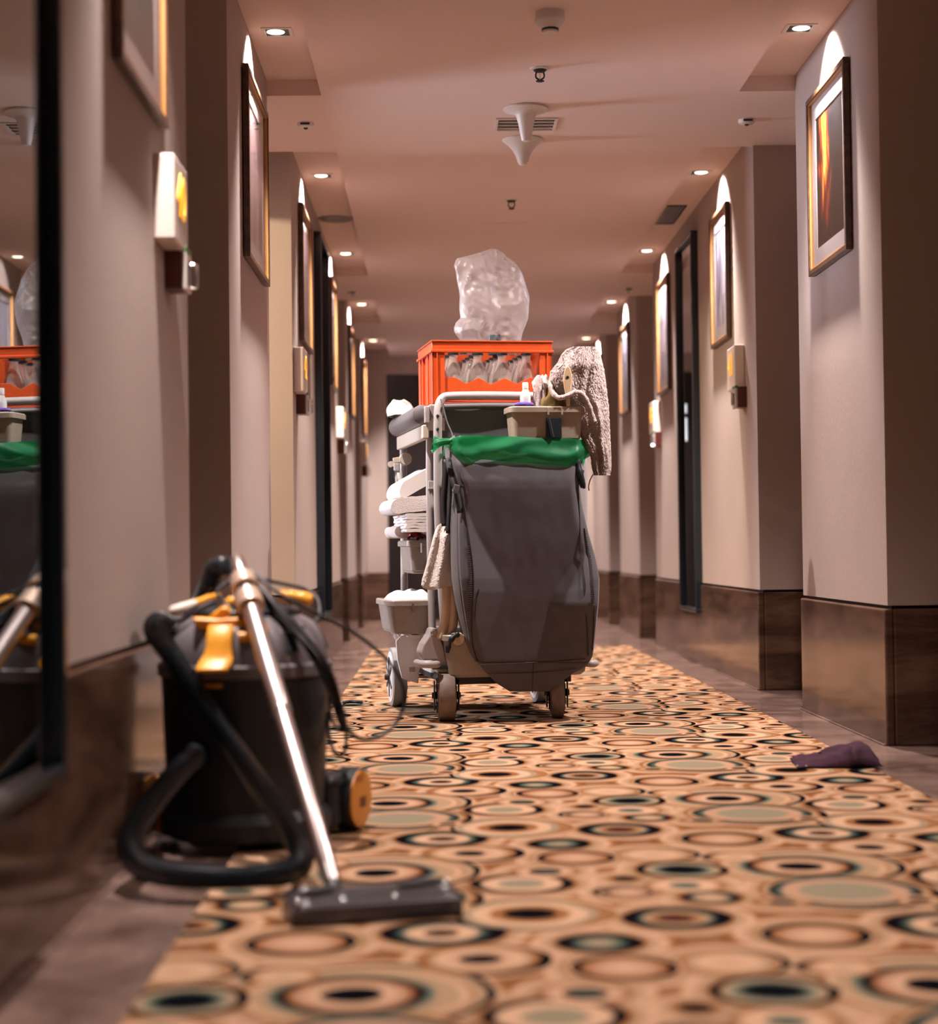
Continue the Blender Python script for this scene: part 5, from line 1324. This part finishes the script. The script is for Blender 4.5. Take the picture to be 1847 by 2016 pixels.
# wand with floor nozzle
w0, w1 = at(652, 1732, 2.975), at(466, 1100, 3.62)
nzb = Vector(((onfloor(575, 1832).x+onfloor(905, 1806).x)/2, 0, 0))
fl_, fr_ = onfloor(572, 1832), onfloor(908, 1808)
cN = (fl_+fr_)/2; wN = (fr_-fl_).length; ax = (fr_-fl_).normalized(); ay = Vector((-ax.y, ax.x, 0))
wd_ = thing('vacuum_wand', 'chrome vacuum wand leaning on the tub with its black floor nozzle in front', 'vacuum wand', (cN.x, cN.y, .006))
B0 = Vector((cN.x, cN.y, .006))
def wt(a, b2): return w0.lerp(w1, a)-B0, w0.lerp(w1, b2)-B0
def seg(name, a, b2, r, m, r2=None):
    q = MB(); A, B = wt(a, b2); q.tube([A, A.lerp(B, .03), A.lerp(B, .97), B], [r*.9, r, r2 or r, (r2 or r)*.9], 20); return q.build(name, m, wd_, smooth=40)
seg('lower_tube', .03, .475, .0165, M['wand'])
seg('joint_ring', .470, .482, .0190, M['steel'])
seg('upper_tube', .48, .835, .0190, M['wand'])
seg('collar', .818, .866, .0285, M['collar'], .0270)
seg('collar_gap', .862, .892, .0195, M['dark_plastic'])
seg('collar', .888, .930, .0285, M['collar'], .0255)
seg('grip_tube', .915, 1.0, .0165, M['wand'], .0150)
q = MB(); q.lathe([(.004, -.010), (.011, -.006), (.012, 0), (.011, .006), (.004, .010)], 16, w0.lerp(w1, .995)-B0); q.build('end_stud', M['chrome'], wd_, smooth=40)
seg('swivel_sleeve', -.012, .035, .0150, M['steel'])
def np_(u, v, z): return ax*u+ay*v+Vector((0, 0, z))
# nozzle body: cross-section swept along its width
prof = [(-.016, .002), (-.020, .012), (-.018, .030), (-.012, .036), (.010, .038), (.016, .046), (.026, .050), (.062, .047), (.080, .036), (.084, .012), (.082, .002)]
q = MB(); ns = 24; vs = []
for i in range(ns+1):
    t = i/ns; u = (t-.5)*wN; e = min(1, min(t, 1-t)*ns/1.5)
    for (y, z) in prof: vs.append(np_(u, y*(.94+.06*e)+(.0 if e == 1 else .003), .002+(z-.002)*(.75+.25*e)))
m_ = len(prof); fs = []
for i in range(ns):
    for k in range(m_): fs.append((i*m_+k, i*m_+(k+1) % m_, (i+1)*m_+(k+1) % m_, (i+1)*m_+k))
fs.append(tuple(range(m_))[::-1]); fs.append(tuple(ns*m_+k for k in range(m_)))
q.add(vs, fs); noz = q.build('floor_nozzle', M['nozzle'], wd_, smooth=35, bevel=.0015)
for (a, b2, v0, z0) in ((-.44, -.20, .020, .048), (.14, .42, .022, .049)):
    q = MB(); q.tube(catmull([np_(a*wN, v0, z0), np_((a*.6+b2*.4)*wN, v0+.001, z0+.003), np_((a*.2+b2*.8)*wN, v0+.005, z0+.004), np_(b2*wN, v0+.012, z0+.002)], 6), .006, 10); q.build('raised_rib', M['nozzle'], noz, smooth=50)
for (u, v) in ((-.38, .060), (.36, .060), (-.46, -.004), (-.20, -.002), (.10, -.002), (.45, .040)):
    q = MB(); q.lathe([(.007, -.002), (.0075, .001), (.005, .004), (.001, .0048)], 16, np_(u*wN, v, .0475 if v > .02 else .0378)); q.build('screw_cap', M['chrome'], noz, smooth=60)
q = MB(); q.lathe([(.050, .0), (.052, .010), (.046, .022), (.020, .026)], 28, np_(.02*wN, .085, .004)); q.build('swivel_joint', M['dark_plastic'], wd_, smooth=40)
q = MB(); q.lathe([(.010, 0), (.012, .006), (.006, .009)], 18, np_(.02*wN, .075, .030)); q.build('swivel_pin', M['brass'], wd_, smooth=40)
q = MB(); q.tube([w0.lerp(w1, -.01)-B0, w0.lerp(w1, -.03)-B0, np_(-.16*wN, .075, .020), np_(-.02*wN, .085, .016)], [.016, .017, .016, .016], 14); q.build('swivel_neck', M['dark_plastic'], wd_, smooth=50)

# ------------------------------------------------------------------ rag on the carpet edge
ra0 = onfloor(1650, 1512)
rg = thing('cleaning_rag', 'dark purple rag dropped on the carpet edge by the right wall', 'rag', (ra0.x, ra0.y, .006))
fa, fb = onfloor(1562, 1512).x-ra0.x, onfloor(1750, 1520).x-ra0.x
def rag(u, v):
    x = lerp(fa, fb, u); y = lerp(-.055, .16, v)
    x += .020*nz(v*4, u*2, 1)+ (.03 if u > .5 else 0)*(v-.3)*.5 + .02*(v if u < .4 else 0)
    hump = .036*(1/(1+math.exp(-(u-.46)*16)))*(1/(1+math.exp((u-.93)*28)))*(.15+.85*math.sin(min(1, v*1.05+.05)*PI)**.7)
    fold = .010*abs(math.sin(u*13+v*4+3*nz(u*3, v*3)))*(1-v*.5)+.009*(1+nz(u*7, v*5, 7))
    z = .004+hump+fold*math.sin(u*PI)**.3*min(1, v*9)*min(1, (1-v)*6)
    if v < .02 or v > .98 or u < .02 or u > .98: z = .003
    return Vector((x, y+.02*nz(u*5, 4.4), max(.003, z)))
q = MB(); q.grid(rag, 60, 44); q.build('cloth', M['rag'], rg, smooth=70, solid=.003, offset=1)
q = MB(); q.cbox((fa+.012, -.045, .007), (.026, .014, .003), RZ(-.3)); q.build('care_tag', M['sticker'], rg)
# white plastic scrap behind the vacuum
p0 = onfloor(660, 1392)
t = thing('floor_scrap', 'small white and black scrap lying on the carpet behind the vacuum cleaner', 'scrap', (p0.x, p0.y, .006))
q = MB()
def scp(u, v): return Vector((lerp(-.03, .03, u), lerp(-.05, .05, v), .004+.012*abs(nz(u*4, v*4, 2))+.012*math.sin(u*PI)*math.sin(v*PI)))
q.grid(scp, 10, 10); q.build('crumpled_film', M['sticker'], t, smooth=40, solid=.001)
q = MB(); q.tube(catmull([(.03, 0, .01), (.06, .02, .014), (.09, .0, .012), (.10, .03, .008)], 5), .007, 8); q.build('dark_strip', M['black_rubber'], t, smooth=50)
